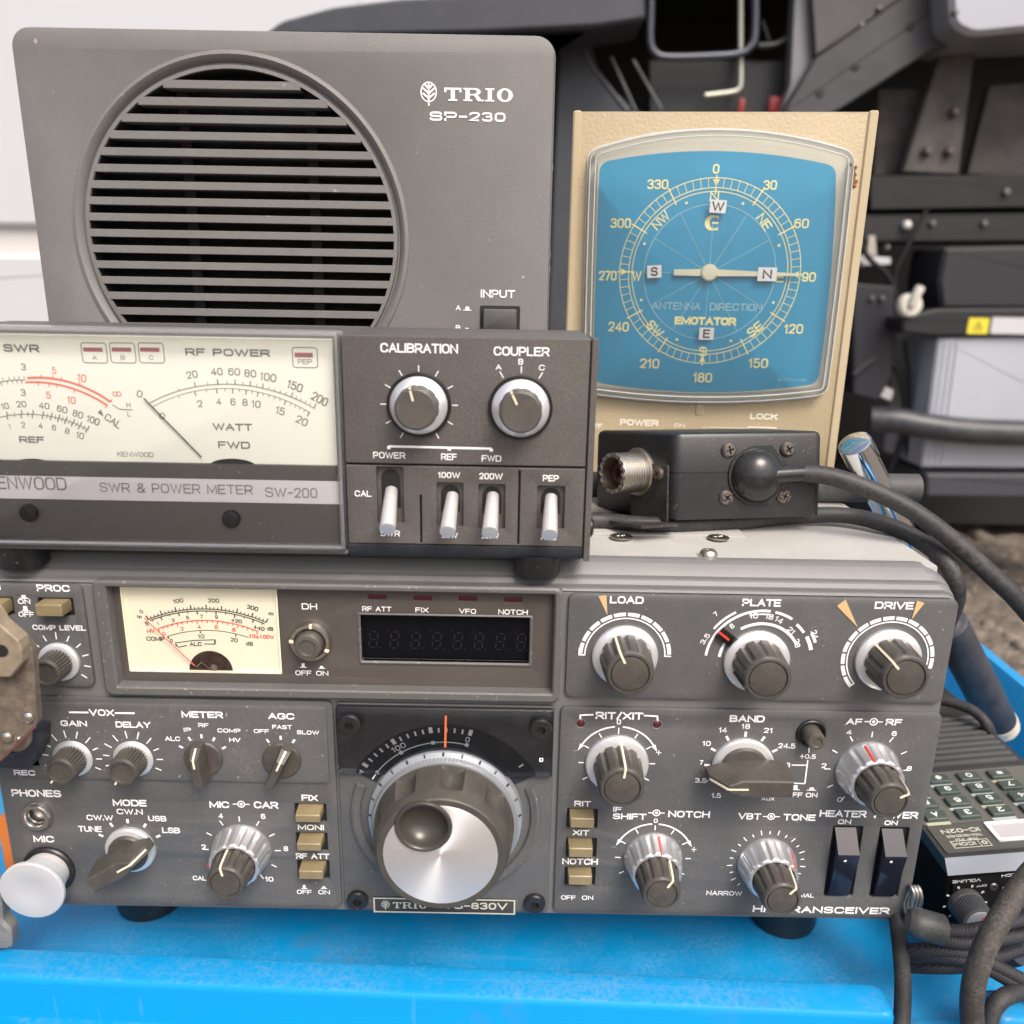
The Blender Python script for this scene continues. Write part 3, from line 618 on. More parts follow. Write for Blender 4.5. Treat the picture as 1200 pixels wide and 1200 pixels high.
g = Ink(PM, .12).use(cM); u, v = g.uv(672, 606); g.arc(u, v, 0, 7.6, -90, 90); hb = g.build('pivot_opening', [mat('meter_pivot_dark', (.025, .012, .010), .3, dust=(.5, (.2, .16, .12), 300))], mt)
g = Ink(PM, .9).use(cM); g.line(600, 545, 665, 595, .3); g.line(575, 578, 605, 550, .4)
for w_, (x, y) in ((0, (690, 582)),): g.arc(*g.uv(x, y), 0, 1.1, 0, 360)
g.build('pivot_spring', [NICKEL], hb)
a, b_ = Ink(PM, 2).use(cM).uv(222, 252), Ink(PM, 2).use(cM).uv(562, 574)
G().tube([PM.map(a[0], a[1], 2), PM.map(b_[0], b_[1], 2)], .17, 0, 8, 1).build('needle', [mat('needle_red', (.72, .11, .05), .5)], mt)
G().slab(PT, rr(mu0+.5, mu1-.5, mv0+.5, mv1-.5), -1.72, -1.6).build('cover_glass', [clear('meter_glass', ior=1.12)], mt)

# --- upper right panel
R0, R1 = 19.6+17, 150.8+17
pan = panel('tuning_panel', R0, R1, 109.2, 147.9, [])
I = Ink(PT).use(cF); I.t('LOAD', 320, 490, 166, 203, .03); I.t('PLATE', 985, 1180, 180, 217, .03); I.use(cG).t('DRIVE', 622, 818, 194, 231, .03)
lu, lv = pu(732, 768)
I.arc(lu, lv, 13.5, 13.95, -90, 90); I.seg2((lu-15.9, lv), (lu-13.5, lv), .5); I.seg2((lu+15.9, lv), (lu+13.5, lv), .5); I.seg2((lu-15.65, lv), (lu-15.65, lv+2.5), .5)
for k in range(10): I.arc(lu, lv, 14.55, 15.85, -88+17.8*k, -88+17.8*k+15.2)
du, dv = pu(1039.6, 772.5)
I.arc(du, dv, 13.6, 14.05, -132, 100)
for k in range(14): I.arc(du, dv, 14.6, 15.9, -131+16.8*k, -131+16.8*k+14.4)
t_ = pol(du, dv, 13.6, -132); I.seg2(t_, pol(du, dv, 15.9, -132), .5)
qu, qv = pu(889, 774)
for r0, r1, a0, a1 in ((17.9, 18.8, -85, 7), (19.6, 20.4, -55, -28), (13.2, 14.2, -85, -62), (13.2, 14.2, -32, 62), (17.9, 18.8, 12, 32), (17.3, 18.3, 40, 53), (17.3, 18.6, 59, 76), (19.4, 20.4, 58, 69), (16.9, 17.4, -16, 7)):
    I.arc(qu, qv, r0, r1, a0, a1)
I.use(cF)
for s, x, y, wd, h, ro in (('7', 852, 255, 18, 24, 45), ('3.5', 798, 380, 62, 24, 62), ('8', 933, 316, 20, 26, 40), ('10', 1043, 264, 42, 28, 3), ('18', 1122, 268, 40, 28, -10), ('14', 1170, 285, 42, 28, -28)): I.r(s, x, y, wd, h, ro, .01)
I.use(cG)
for s, x, y, wd, h, ro in (('21', 202, 338, 40, 26, -42), ('28', 232, 402, 46, 26, -75), ('24', 320, 358, 46, 28, -68)): I.r(s, x, y, wd, h, ro, .01)
for k in range(24):
    x = 0
I.build('printed_lettering', [WHITE], pan)
for c_, tri in ((cF, [(262, 165), (303, 160), (308, 262)]), (cG, [(432, 215), (475, 182), (536, 322)]), (cG, [(835, 188), (872, 200), (806, 284)])):
    I = Ink(PT, .2).use(c_); I.poly([I.uv(*q) for q in tri]); I.build('arrow_sticker', [GOLDT], T)
fluted_knob(T, PT, lu, lv, 11.2, 8.1, 14, -26)
fluted_knob(T, PT, *pu(886, 774), 11.2, 8.1, 14, -112, line=mat('worn_line', (.05, .04, .03), .5))
fluted_knob(T, PT, du, dv, 11.2, 8.1, 14, -42)
# smoked pointer arm of the plate knob
g = G(); a_ = -52; bar3(g, PT, *pu(886, 774), 9, 17.6, a_, 4.2, .6, 1.4)
arm = g.build('pointer_arm', [clear('smoked_arm', (.62, .6, .58), .1)], T)
g = G(); bar3(g, PT, *pu(886, 774), 13.2, 18.0, a_, .8, 1.45, 1.6); g.build('index_line', [REDP], arm)

# --- lower left panel
L1 = -61.6+17
pan = panel('left_control_panel', U0+1.5, L1, 19.0, 106.0, [rr(*[pu(-60, 880)[0], pu(46.5, 880)[0]], pu(30, 897)[1], pu(30, 857)[1], .3, 2),
            hole(cJ, 903, 1102, 666, 782), hole(cJ, 912, 1110, 853, 968), hole(cC, 1046, 1157, 386, 450), circ(*pu(45, 954), 5.0, 32), circ(*pu(58, 1018), 9.0, 40)])
v_ = pu(300, 916)[1]
G().plate(PT, rr(U0+3, L1-2.2, v_, 104.2, 1.6, 5), [rr(pu(-60, 880)[0], pu(46.5, 880)[0], pu(30, 897)[1], pu(30, 857)[1], .3, 2)], -.5, .7, .45).build('raised_panel', [PANEL], pan)
I = Ink(PT, .82).use(cA)
I.t('VOX', 368, 472, 675, 702, .03); I.line(285, 687, 366, 688, .7); I.line(475, 690, 557, 691, .7)
I.t('GAIN', 250, 360, 721, 745, .03); I.t('DELAY', 478, 622, 726, 751, .03); I.t('REC', 57, 146, 926, 948, .03)
I.use(cJ); I.t('METER', 178, 443, 74, 116, .035); I.t('AGC', 732, 900, 85, 125, .035)
for s, x0, x1, y0, y1 in (('ALC', 72, 170, 234, 263), ('IP', 192, 240, 179, 205), ('RF', 285, 352, 150, 175), ('COMP', 408, 556, 184, 210), ('HV', 483, 556, 243, 270), ('OFF', 640, 738, 188, 213), ('FAST', 758, 884, 161, 187), ('SLOW', 915, 1058, 196, 222)): I.t(s, x0, x1, y0, y1, .025)
g1, g2, m1, a1 = pu(86.4, 887.4), pu(157.3, 888), pu(239.6, 887), pu(331.3, 888.8)
for cc in (g1, g2):
    for k in range(11): I.tick(*cc, 8.4, 11.3 if k in (3, 4, 5, 6, 7) else 10.6, -131+24.5*k, .42)
for a in (-60, -29, 0, 29, 60): I.tick(*m1, 8.0, 9.6, a, .75)
for a in (-31, 0, 31): I.tick(*a1, 8.0, 9.6, a, .75)
I.build('printed_lettering', [WHITE], pan)
small_knob(T, PT, *g1, 7.1, 5.3, 9.5, -140); small_knob(T, PT, *g2, 7.1, 5.3, 9.5, -148)
bar_knob(T, PT, *m1, 6.9, 6.9, 2.1, 9, -5, 0, .9, .95); bar_knob(T, PT, *a1, 6.9, 7.0, 2.1, 9, 25, 0, .9, .95)
I = Ink(PT).use(cC)
for s, x0, x1, y0, y1, b in (('PHONES', 40, 215, 136, 161, .03), ('MIC', 117, 190, 298, 321, .03), ('MODE', 396, 515, 171, 194, .035), ('CW.N', 410, 502, 204, 223, .02), ('CW.W', 304, 398, 225, 244, .02), ('USB', 521, 585, 228, 247, .02), ('TUNE', 275, 358, 264, 284, .02),
                         ('LSB', 570, 633, 269, 289, .02), ('MIC', 736, 806, 177, 200, .03), ('CAR', 892, 978, 178, 202, .03), ('4', 768, 784, 219, 237, .02), ('6', 917, 933, 221, 239, .02), ('2', 708, 724, 329, 346, .02), ('8', 997, 1013, 335, 352, .02), ('10', 932, 961, 442, 459, .02),
                         ('CAL', 678, 726, 439, 455, .02), ('FIX', 1060, 1117, 154, 175, .03), ('MONI', 1047, 1139, 259, 278, .03), ('RF ATT', 1040, 1158, 360, 379, .03), ('OFF', 1044, 1096, 488, 503, .015), ('ON', 1119, 1160, 489, 504, .015)): I.t(s, x0, x1, y0, y1, b)
I.dual(848, 187, .95); I.push(1070, 482, 1.5, 1.2); I.push(1139, 482, .8, 1.2)
md, mc = pu(154, 994.3), pu(283.6, 995.7)
for a in (-62, -31, 0, 31, 62): I.tick(*md, 11.0, 12.8, a, .9)
for k in range(11): I.tick(*mc, 12.2, 14.4, -150+30*k, .42)
I.build('printed_lettering', [WHITE], pan)
bar_knob(T, PT, *md, 7.2, 11.5, 4.2, 13.5, 58, 1.8, .4, .9); dual_knob(T, PT, *mc, 10.9, 9.5, 6.8, 18, -12, -88)
for hb_, fr in (((903, 1102, 666, 782), (905, 1062, 742, 785)), ((912, 1110, 853, 968), (915, 1068, 925, 968))): gold_button(T, PT, cJ, hb_, fr)
gold_button(T, PT, cC, (1046, 1157, 386, 450), (1050, 1135, 425, 452))
# headphone jack
u, v = pu(45, 954)
G().lathe(PT, u, v, [(5.6, -1), (5.6, 1.6), (5.0, 2.6), (3.7, 2.6), (3.3, 2.0), (3.2, .2)], 0, 56, True, False).build('headphone_jack', [mat('jack_nickel', (.62, .60, .57), .3, 1)], T)
G().lathe(PT, u, v, [(3.2, .25), (3.15, -5), (.05, -5)], 0, 40, False, False).build('jack_hole', [GAP], T)
# microphone connector with a translucent cap
u, v = pu(58, 1018); g = G()
g.lathe(PT, u, v, [(9.7, -1.5), (9.7, .9), (9.2, 1.5), (8.2, 1.5), (7.9, .8)], 0); mcn = g.build('microphone_connector', [BLK], T)
G().lathe(PT, u, v, [(7.9, -1), (7.9, 7.6), (7.6, 8.2), (5, 8.2)]).build('threaded_barrel', [mat('milky_sleeve', (.58, .57, .55), .4, .2)], mcn)
m_ = mat('milky_cap', (.46, .475, .49), .45, speck=(260, .80, (.45, .33, .2))); m_.node_tree.nodes['Principled BSDF'].inputs['Subsurface Weight'].default_value = .5
m_.node_tree.nodes['Principled BSDF'].inputs['Subsurface Scale'].default_value = .004
G().lathe(PT, u, v, [(8.6, 4.5), (8.7, 9.6), (11.2, 9.9), (11.6, 10.4), (11.6, 11.4), (11.3, 11.75), (10.8, 11.85), (5.4, 11.7), (4.4, 11.5), (.1, 11.45)]).build('dust_cap', [m_], mcn)

for o in ((-60, 46.5, 857, 897),):
    I = Ink(PT, -1.35); a, b_ = pu(o[0], 880), pu(o[1], 880); I.poly(rr(a[0]-1, b_[0]+1, pu(30, o[3])[1]-1, pu(30, o[2])[1]+1)); I.build('recess', [GAP], T)  # flat near-black sheet paints the shade inside the recess
def wells(outs):
    for o in outs:
        I = Ink(PT, -1.4); I.poly(rr(min(p[0] for p in o)-.3, max(p[0] for p in o)+.3, min(p[1] for p in o)-.3, max(p[1] for p in o)+.3)); I.build('button_well', [GAP], T)  # near-black sheets give the holes their depth shade by colour
wells(hp+[hole(cJ, 903, 1102, 666, 782), hole(cJ, 912, 1110, 853, 968), hole(cC, 1046, 1157, 386, 450)])
# --- tuning section
D0, D1, DV0, DV1 = -60.6+17, 16.3+17, 18.8, 105.6
pan = panel('dial_panel', D0, D1, DV0, DV1, [], r=1.5)
tu, tv = pu(*Z(cDI, 570, 618))
vs = pu(520, 905)[1]
# clear upper window plate
o = rr(D0+.4, D1-.4, vs, DV1-.4, .8, 3)
G().stack(PT, [(o, .1), (o, 1.9), (rr(D0+.8, D1-.8, vs+.4, DV1-.8, .6, 3), 2.2)]).build('dial_window', [clear('smoked_window', (.80, .82, .85), .03)], T)
# scale disc behind the window
I = Ink(PT, .35); I.arc(tu, tv, 25, 36.7, -62, 62); sc = I.build('dial_scale', [mat('dial_blue_black', (.020, .026, .032), .4)], T)
I = Ink(PT, .45)
for k in range(17):
    a = 14.7-4.63*k
    if a > -61: I.tick(tu, tv, 33.9, 35.7 if k % 5 else 36.2, a, .65 if k % 5 else 1.35)
I.tick(tu, tv, 33.2, 35.2, 52, .7)
I.arc(tu, tv, 29.8, 30.2, -61, 15)
for a in (14.7, -8.4, -31.6, -54.7): I.tick(tu, tv, 29.3, 30.7, a, 1.3)
I.tm('0', *pol(tu, tv, 32.15, 14.2), 1.5, 2.1, -14, .01); I.tm('100', *pol(tu, tv, 32.15, -31), 5.4, 2.1, 30, .01)
I.build('scale_markings', [WHITE], sc)
I = Ink(PT, 2.3).use(cDI); I.line(570, 155, 567, 303, .7); I.build('index_line', [mat('orange_line', (.75, .16, .04), .4)], T)
I = Ink(PT, 2.3).use(cDI); I.frame_rect(1008, 1026, 353, 371, .4); I.build('tally_mark', [WHITE], T)
# shroud below the window
g = G(); vsx = []
N = 60; A0, A1 = 68, 292
pr = [(34.6, .05), (34.2, 1.5), (33.2, 1.9), (31.2, 1.2), (30.6, .05)]
for k in range(N+1):
    a = A0+(A1-A0)*k/N; vsx.append([PT.map(*pol(tu, tv, r, a), w_) for r, w_ in pr])
g.loft(vsx, 0, True, True); g.build('dial_shroud', [PANEL], T)
# knurled aluminium skirt with calibration marks
g = G(); N = 240
g.stack(PT, [(circ(tu, tv, 28.0, N), .6), (circ(tu, tv, 27.6, N), 3.2), (circ(tu, tv, 26.4, N), 3.9), (flute(tu, tv, 26.2, 120, .35, N), 4.1), (flute(tu, tv, 26.0, 120, .35, N), 6.2), (circ(tu, tv, 25.6, N), 6.6), (circ(tu, tv, 20, N), 6.6)], 0)
sk = g.build('calibration_ring', [mat('pale_aluminium', (.36, .38, .40), .42, .5)], T)
I = Ink(PT, 3.95)
for k in range(-6, 7):
    a = k*14.2+(-1)
    t = rad(a); d = (math.sin(t), math.cos(t)); n = (d[1]*(.4 if k % 2 == 0 else .28), -d[0]*(.4 if k % 2 == 0 else .28)); q = lambda r, s, w_: PT.map(tu+d[0]*r+n[0]*s, tv+d[1]*r+n[1]*s, w_)
    I.add([q(27.62, -1, 3.28), q(27.62, 1, 3.28), q(26.45, 1, 3.98), q(26.45, -1, 3.98)], [(0, 1, 2, 3)])
I.build('ring_marks', [BLACKP], sk)
# knob body with deep scallops, brushed face and finger dimple
HK = 22.0; g = G(); N = 180
ou, ov = -5.6, 11.4
N = 270; ph = rad(-2)
g.stack(PT, [(circ(tu, tv, 24.9, N), 6.2), (circ(tu, tv, 24.9, N), 7.2), (scallop(tu, tv, 24.9, 9, 2.4, N, ph), 7.8), (scallop(tu, tv, 24.2, 9, 3.2, N, ph), 13.5), (scallop(tu, tv, 23.7, 9, 2.6, N, ph), 16.2), (scallop(tu, tv, 23.4, 9, .5, N, ph), 17.6), (circ(tu, tv, 23.1, N), 18.2), (circ(tu, tv, 22.4, N), 20.5), (circ(tu, tv, 21.9, N), HK-.4), (circ(tu, tv, 21.4, N), HK)], 0, True, False)
g.plate(PT, circ(tu, tv, 21.45, 120), [circ(tu+ou, tv+ov, 8.3, 60)], HK-.6, HK, .05)
kb = g.build('tuning_knob', [mat('tuning_knob_grey', (.066, .060, .051), .44, .15, bump=(2500, .12), dust=(.25, (.25, .22, .18), 200))], T, 18)
FK = Frame(tuple(FT.loc+Vector((tu, 0, tv)))); PK = Plane(FK)
# brushed face: a disc with a round bite where the dimple sits
RD, rb_ = 19.4, 9.3; dd = math.hypot(ou, ov); th0 = math.atan2(ov, ou)
al = math.acos((RD*RD+dd*dd-rb_*rb_)/(2*RD*dd)); be = math.acos((rb_*rb_+dd*dd-RD*RD)/(2*rb_*dd))
cres = [(RD*math.cos(th0+al+(2*PI-2*al)*i/100), RD*math.sin(th0+al+(2*PI-2*al)*i/100)) for i in range(101)]
cres += [(ou+rb_*math.cos(th0+PI+be-2*be*i/50), ov+rb_*math.sin(th0+PI+be-2*be*i/50)) for i in range(1, 50)]
g = G(); g.plate(PK, cres, [], HK-.2, HK+.08, .03); fd = g.build('face_disc', [brushed('spun_aluminium', (.92, .905, .89), .42)], kb)
fd.location = Vector((tu, 0, tv))*.001
g = G(); g.lathe(PT, tu+ou, tv+ov, [(9.75, HK-.3), (9.7, HK+.5), (9.3, HK+1.0), (8.7, HK+1.0), (8.2, HK+.6), (7.9, HK-.6), (7.2, HK-2.2), (5.8, HK-3.9), (3.4, HK-5.1), (.05, HK-5.5)], 0, 72, False, False)
g.build('finger_dimple', [mat('dimple_grey', (.07, .064, .055), .28, .3)], kb, 50)
for x, y in ((125, 178), (1015, 198), (158, 1012), (986, 1026)):
    hex_screw(T, PT, *pu(*Z(cDI, x, y)), 4.0, 2.0 if y < 500 else .2)
# name plate
a, b_ = pu(*Z(cDI, 232, 1040)), pu(*Z(cDI, 895, 1046))
vt, vb = pu(*Z(cDI, 560, 1007))[1], pu(*Z(cDI, 560, 1076))[1]
np_ = G().rpad(PT, a[0], b_[0], vb, vt, -.2, .5, .3, .15).build('name_plate', [mat('nameplate_black', (.05, .046, .04), .35)], T)
I = Ink(PT, .6); I.use(cDI); n0, n1 = a[0], b_[0]
for e in ((n0, n1, vb, vb+.6), (n0, n1, vt-.6, vt), (n0, n0+.6, vb, vt), (n1-.6, n1, vb, vt)): I.poly(rr(*e))
leaf(I, *I.uv(287, 1039), 1.6, 1.7); s0, s1 = I.uv(322, 1055), I.uv(480, 1030); slab_trio(I, s0[0], s1[0], s0[1]-.1, s1[1]); I.t('TS-830V', 560, 858, 1030, 1062, .03)
I.build('plate_lettering', [mat('pale_gold_print', (.72, .66, .50), .35, .3)], np_)

# --- lower right panel
Q0, Q1 = 18.3+17, 151.9+17
hr = [hole(cI, 605, 742, 673, 1002, .4), hole(cI, 822, 957, 679, 1004, .4)]
hb3 = [hole(cH, 98, 240, 593, 684), hole(cH, 94, 235, 730, 822), hole(cH, 88, 229, 866, 952)]
po = pu(*Z(cI, 522, 238))
pan = panel('right_control_panel', Q0, Q1, 19.0, 105.6, hr+hb3+[circ(*po, 5.2, 40), circ(*pu(*Z(cH, 162, 191)), 1.5, 24), circ(*pu(*Z(cH, 519, 196)), 1.5, 24)], r=2.2)
for hb_, fr in (((98, 240, 593, 684), (113, 225, 640, 682)), ((94, 235, 730, 822), (107, 218, 780, 820)), ((88, 229, 866, 952), (105, 215, 910, 950))): gold_button(T, PT, cH, hb_, fr)
for x, y in ((162, 191), (519, 196)):
    u, v = pu(*Z(cH, x, y)); l = G().lathe(PT, u, v, [(1.5, -1.4), (1.5, -.3), (1.0, .1), (.05, .25)], 0, 24).build('indicator_lamp', [LAMP], T)
    G().stack(PT, [(circ(u, v, 1.9, 28), .02), (circ(u, v, 1.75, 28), .25), (circ(u, v, 1.5, 28), .1), (circ(u, v, 1.45, 28), -1)], 0, False, False).build('lamp_collar', [FRAME], l)
I = Ink(PT).use(cH)
for s, x0, x1, y0, y1, b in (('RIT/XIT', 232, 455, 138, 172, .03), ('0', 331, 351, 172, 196, .02), ('-', 124, 149, 316, 321, .0), ('+', 515, 540, 316, 340, .0), ('BAND', 860, 1025, 153, 185, .035), ('18', 916, 956, 193, 216, .02), ('14', 810, 848, 209, 234, .02), ('10', 733, 772, 273, 297, .02),
                          ('7', 720, 736, 363, 384, .02), ('3.5', 698, 752, 447, 469, .02), ('1.5', 775, 820, 517, 540, .02), ('21', 1020, 1062, 212, 236, .02), ('RIT', 132, 210, 554, 579, .03), ('XIT', 125, 202, 690, 715, .03), ('NOTCH', 75, 243, 824, 852, .03), ('OFF', 70, 138, 997, 1017, .015),
                          ('ON', 168, 221, 998, 1018, .015), ('IF', 314, 355, 581, 605, .03), ('SHIFT', 312, 470, 613, 641, .03), ('NOTCH', 572, 768, 601, 632, .03), ('0', 505, 523, 637, 657, .02), ('-', 305, 328, 768, 773, .0), ('+', 681, 705, 770, 793, .0)): I.t(s, x0, x1, y0, y1, b)
ri, fs, vb_, af, bd = pu(722.7, 894), pu(765, 1005), pu(898, 1011.5), pu(1015.5, 901.5), pu(869.8, 897)
I.line(158, 152, 222, 150, .6); I.line(160, 152, 160, 173, .6); I.line(458, 154, 523, 157, .6); I.line(522, 157, 522, 180, .6)
def swing(cc, r, a0, a1, gap):
    I.arc(*cc, r-.3, r+.3, a0, -gap); I.arc(*cc, r-.3, r+.3, gap, a1)
    for a, s in ((a0, -1), (a1, 1)):
        p = pol(*cc, r, a); t = rad(a+s*8); q1 = (math.cos(rad(a))*s, -math.sin(rad(a))*s)
        I.poly([(p[0]+q1[0]*2.9, p[1]+q1[1]*2.9), (p[0]+math.sin(rad(a))*.8, p[1]+math.cos(rad(a))*.8), (p[0]-math.sin(rad(a))*.8, p[1]-math.cos(rad(a))*.8)])
swing(ri, 14.6, -60, 60, 5.5); swing(fs, 14.6, -59, 59, 4.6)
for k in range(9): I.tick(*ri, 11.7, 13.7 if k != 4 else 14.2, -120+30*k, .42)
for k in range(9): I.tick(*fs, 12.0, 14.0, -120+30*k, .42)
I.dual(517, 610, .95)
I.use(cI)
for s, x0, x1, y0, y1, b in (('24.5', 368, 448, 284, 308, .02), ('28', 378, 424, 374, 398, .02), ('+0.5', 469, 544, 335, 356, .02), ('OFF', 407, 481, 514, 536, .02), ('ON', 497, 552, 516, 538, .02), ('AF', 687, 762, 168, 197, .03), ('RF', 872, 948, 170, 200, .03), ('4', 688, 712, 221, 243, .02), ('6', 900, 924, 227, 250, .02), ('2', 570, 594, 378, 401, .02),
                          ('8', 970, 994, 391, 413, .02), ('0', 645, 668, 537, 559, .0), ('HEATER', 562, 782, 598, 630, .03), ('ON', 648, 710, 641, 663, .03), ('POWER', 818, 1024, 604, 636, .03), ('ON', 866, 928, 646, 668, .03), ('VBT', 181, 287, 611, 641, .03), ('TONE', 392, 543, 616, 646, .03), ('NARROW', 31, 198, 976, 997, .015),
                          ('NORMAL', 398, 536, 987, 1006, .015), ('HF TRANSCEIVER', 248, 890, 1049, 1080, .035), ('AUX', 290, 350, 536, 552, .0)): I.t(s, x0, x1, y0, y1, b)
I.dual(815, 183, 1.0); I.dual(335, 627, .95)
I.push(447, 500, 1.7, 1.7); I.push(524, 502, 1.0, 1.7)
I.line(512, 305, 512, 328, .5); I.line(506, 362, 492, 472, .5); I.line(430, 386, 502, 387, .5); I.line(412, 470, 494, 473, .5)
for a in (-118, -90, -60, -30, 0, 30, 60): I.tick(*bd, 11.6, 13.6, a, .9)
for k in range(11): I.tick(*af, 13.0, 15.2, -150+30*k, .42)
for k in range(21): I.tick(*vb_, 12.6, 14.6 if k % 2 else 13.9, -135+13.5*k, .4)
I.build('printed_lettering', [WHITE], pan)
fluted_knob(T, PT, *ri, 11.2, 7.9, 15.5, 6)
dual_knob(T, PT, *fs, 10.8, 9.5, 6.9, 19, 32, 6); dual_knob(T, PT, *vb_, 10.8, 9.5, 6.9, 19, 40, 50); dual_knob(T, PT, *af, 11.2, 9.5, 7.0, 19, 62, -14)
bar_knob(T, PT, *bd, 8.6, 14.0, 4.5, 14.5, -91, 1.8, .38, .92)
u, v = po
b = G().lathe(PT, u, v, [(5.3, -.5), (5.3, .5), (4.9, .8), (4.4, .4), (4.3, -5), (.05, -5)]).build('push_button', [BLK], T); b['label'] = 'round brown push button in a black collar'
G().lathe(PT, u, v, [(3.3, -4), (3.2, 5.4), (2.9, 5.9), (1.9, 6.0), (1.6, 5.6), (.05, 5.6)]).build('button_cap', [CAP], b)
wells(hr+hb3)
ROCK = mat('rocker_black', (.014, .016, .028), .10, spec=.5)
for (x0, x1, yt, yr, yb, dot) in ((626, 716, 692, 815, 990, (682, 835)), (843, 933, 698, 822, 994, (897, 839))):
    u0 = pu(*Z(cI, x0-6, yr))[0]; u1 = pu(*Z(cI, x1+2, yr))[0]; vt = pu(*Z(cI, x0, yt))[1]; vr = pu(*Z(cI, x0, yr), 5)[1]; vb2 = pu(*Z(cI, x0, yb))[1]
    prof = [(vt+.6, -1), (vr+.5, 4.8), (vr-.3, 5.0), (vb2-.2, .6), (vb2-.3, -1)]
    g = G(); g.loft([[PT.map(uu, v_, w_) for v_, w_ in prof] for uu in (u0, u1)])
    k = g.build('rocker_switch', [ROCK], T, 20)
    du_, dv_ = pu(*Z(cI, *dot), 4.6); t = (5.0-.6)/(vr-.3-vb2+.2); wq = .6+(dv_-vb2+.2)*t+.08
    G().add([PT.map(du_+.55*math.cos(q), dv_+.55*math.sin(q), wq+.55*math.sin(q)*t) for q in [2*PI*i/16 for i in range(16)]], [tuple(range(16))]).build('dot_mark', [WHITE], k)
# cover screws on top
PTOP = Plane(FT, 'top', 156.9)
for x, y, r in ((728, 629, 4.2), (842, 630, 4.0)):
    u, v = PTOP.uv(x, y); cross_screw(T, PTOP, u, v, r, NICKEL, 0, .5)
P2 = Plane(FT, 'top', 156); u, v = P2.uv(830, 652); cross_screw(T, P2, u, v, 3.2, NICKEL, 0, 2.4)

# ================================================================== SWR METER ON TOP
class PlaneX:
    """arbitrary flat face of a thing given in its own frame"""
    def __init__(s, frame, o, eu, ev): s.fr, s.o, s.eu, s.ev = frame, Vector(o), Vector(eu).normalized(), Vector(ev).normalized(); s.ew = s.eu.cross(s.ev)
    def uv(s, x, y, w=0):
        d = _f + _R*((x-600)/FPX) - _U*((y-600)/FPX); f = s.fr
        o = f.Ri @ (CAMP - f.loc); d = f.Ri @ d; c = s.o + s.ew*w
        p = o + d*((c-o).dot(s.ew)/d.dot(s.ew)) - c
        return p.dot(s.eu), p.dot(s.ev)
    def map(s, u, v, w): return tuple(s.o + s.eu*u + s.ev*v + s.ew*w)
def fil(pts, r, n=5):
    o = []
    for i, p in enumerate(pts):
        p = Vector(p); a, b = Vector(pts[i-1]), Vector(pts[(i+1) % len(pts)])
        q = r[i] if isinstance(r, (list, tuple)) else r
        d1, d2 = (a-p), (b-p); k = min(q, d1.length*.48, d2.length*.48)
        A, B = p+d1.normalized()*k, p+d2.normalized()*k
        for j in range(n+1):
            t = j/n; o.append(tuple(A*(1-t)**2 + p*2*t*(1-t) + B*t*t))
    return o
def inset(o, k):
    n = len(o); c = Vector((sum(p[0] for p in o)/n, sum(p[1] for p in o)/n)); ar = sum(o[i][0]*o[(i+1) % n][1]-o[(i+1) % n][0]*o[i][1] for i in range(n))
    sg = 1 if ar > 0 else -1; q = []
    for i in range(n):
        a, b = Vector(o[i-1]), Vector(o[(i+1) % n]); d = (b-a)
        if d.length < 1e-6: q.append(o[i]); continue
        d.normalize(); q.append((o[i][0]-d.y*k*sg, o[i][1]+d.x*k*sg))
    return q

FSW = Frame((-80, -3, 160)); PS = Plane(FSW)
S = thing('power_meter', FSW, 'grey power meter with pale twin dials under a clear cover, on the transceiver', 'meter')
def su(x, y, w=0): return PS.uv(x, y, w)
SWP = mat('meter_panel_brown', (.088, .078, .072), .5, bump=(2600, .5), var=.08, vscale=700, speck=(2600, .66, (.14, .13, .12)), dust=(.15, (.3, .28, .25), 60))
SWB = mat('meter_strip_navy', (.022, .025, .032), .4, bump=(2400, .3), dust=(.2, (.2, .2, .2), 120))
SWD = mat('meter_band_dark', (.085, .082, .078), .4, speck=(1300, .80, (.3, .29, .26)))
sl, sm, sr, st_ = -186+80, -53.6+80, 23.0+80, 71.8
g = G(); g.box((sl+.6, 4.2, 1), (sm, 54, st_-.3), 0, .8); g.box((sm-1, 2.8, 1), (sr+1.4, 54, st_-.3), 0, .8); g.build('case', [mat('meter_case_grey', (.10, .097, .094), .5, bump=(2400, .3))], S)
# right control panel: upper plate, lower plate with three bays, bottom strip and end strip
vg = su(545, 546)[1]
def sh(x0, x1, y0, y1, r=.5): return hole(cSB, x0, x1, y0, y1, r, PS)
slots = [sh(218, 328, 625, 857), sh(465, 575, 690, 872), sh(637, 748, 697, 882), sh(880, 994, 704, 882)]
up = G().plate(PS, rr(sm+.6, sr, vg+.35, st_, .4, 3), [], -3, 0, .35).build('upper_panel', [SWP], S)
d1 = su(*Z(cSB, 400, 850))[0]; d2 = su(*Z(cSB, 805, 800))[0]; vb0 = 5.3
lo = G().plate(PS, rr(sm+.6, sr, vb0, vg-.35, .3, 3), slots+[rr(d1-.35, d1+.35, vb0+.4, su(*Z(cSB, 400, 742))[1]), rr(d2-.35, d2+.35, vb0+.4, vg-1.2)], -3, 0, .25).build('lower_panel', [SWP], S)
g = G(); prof = [(vb0-.2, -.1), (vb0-.4, .25), (3.0, .1), (1.2, -.9), (.2, -2.4), (0, -5), (vb0-.2, -5)]
g.loft([[PS.map(u, v, w_) for v, w_ in prof] for u in (sm+.4, sr)]); g.build('bottom_strip', [SWB], S)
g = G(); g.stack(PS, [(rr(sr+.55, 25.6+80, .3, st_, .5, 3), -14), (rr(sr+.55, 25.6+80, .3, st_, .5, 3), -.3), (rr(sr+.75, 25.3+80, .5, st_-.2, .4, 3), 0)]); g.build('end_strip', [SWP], S)
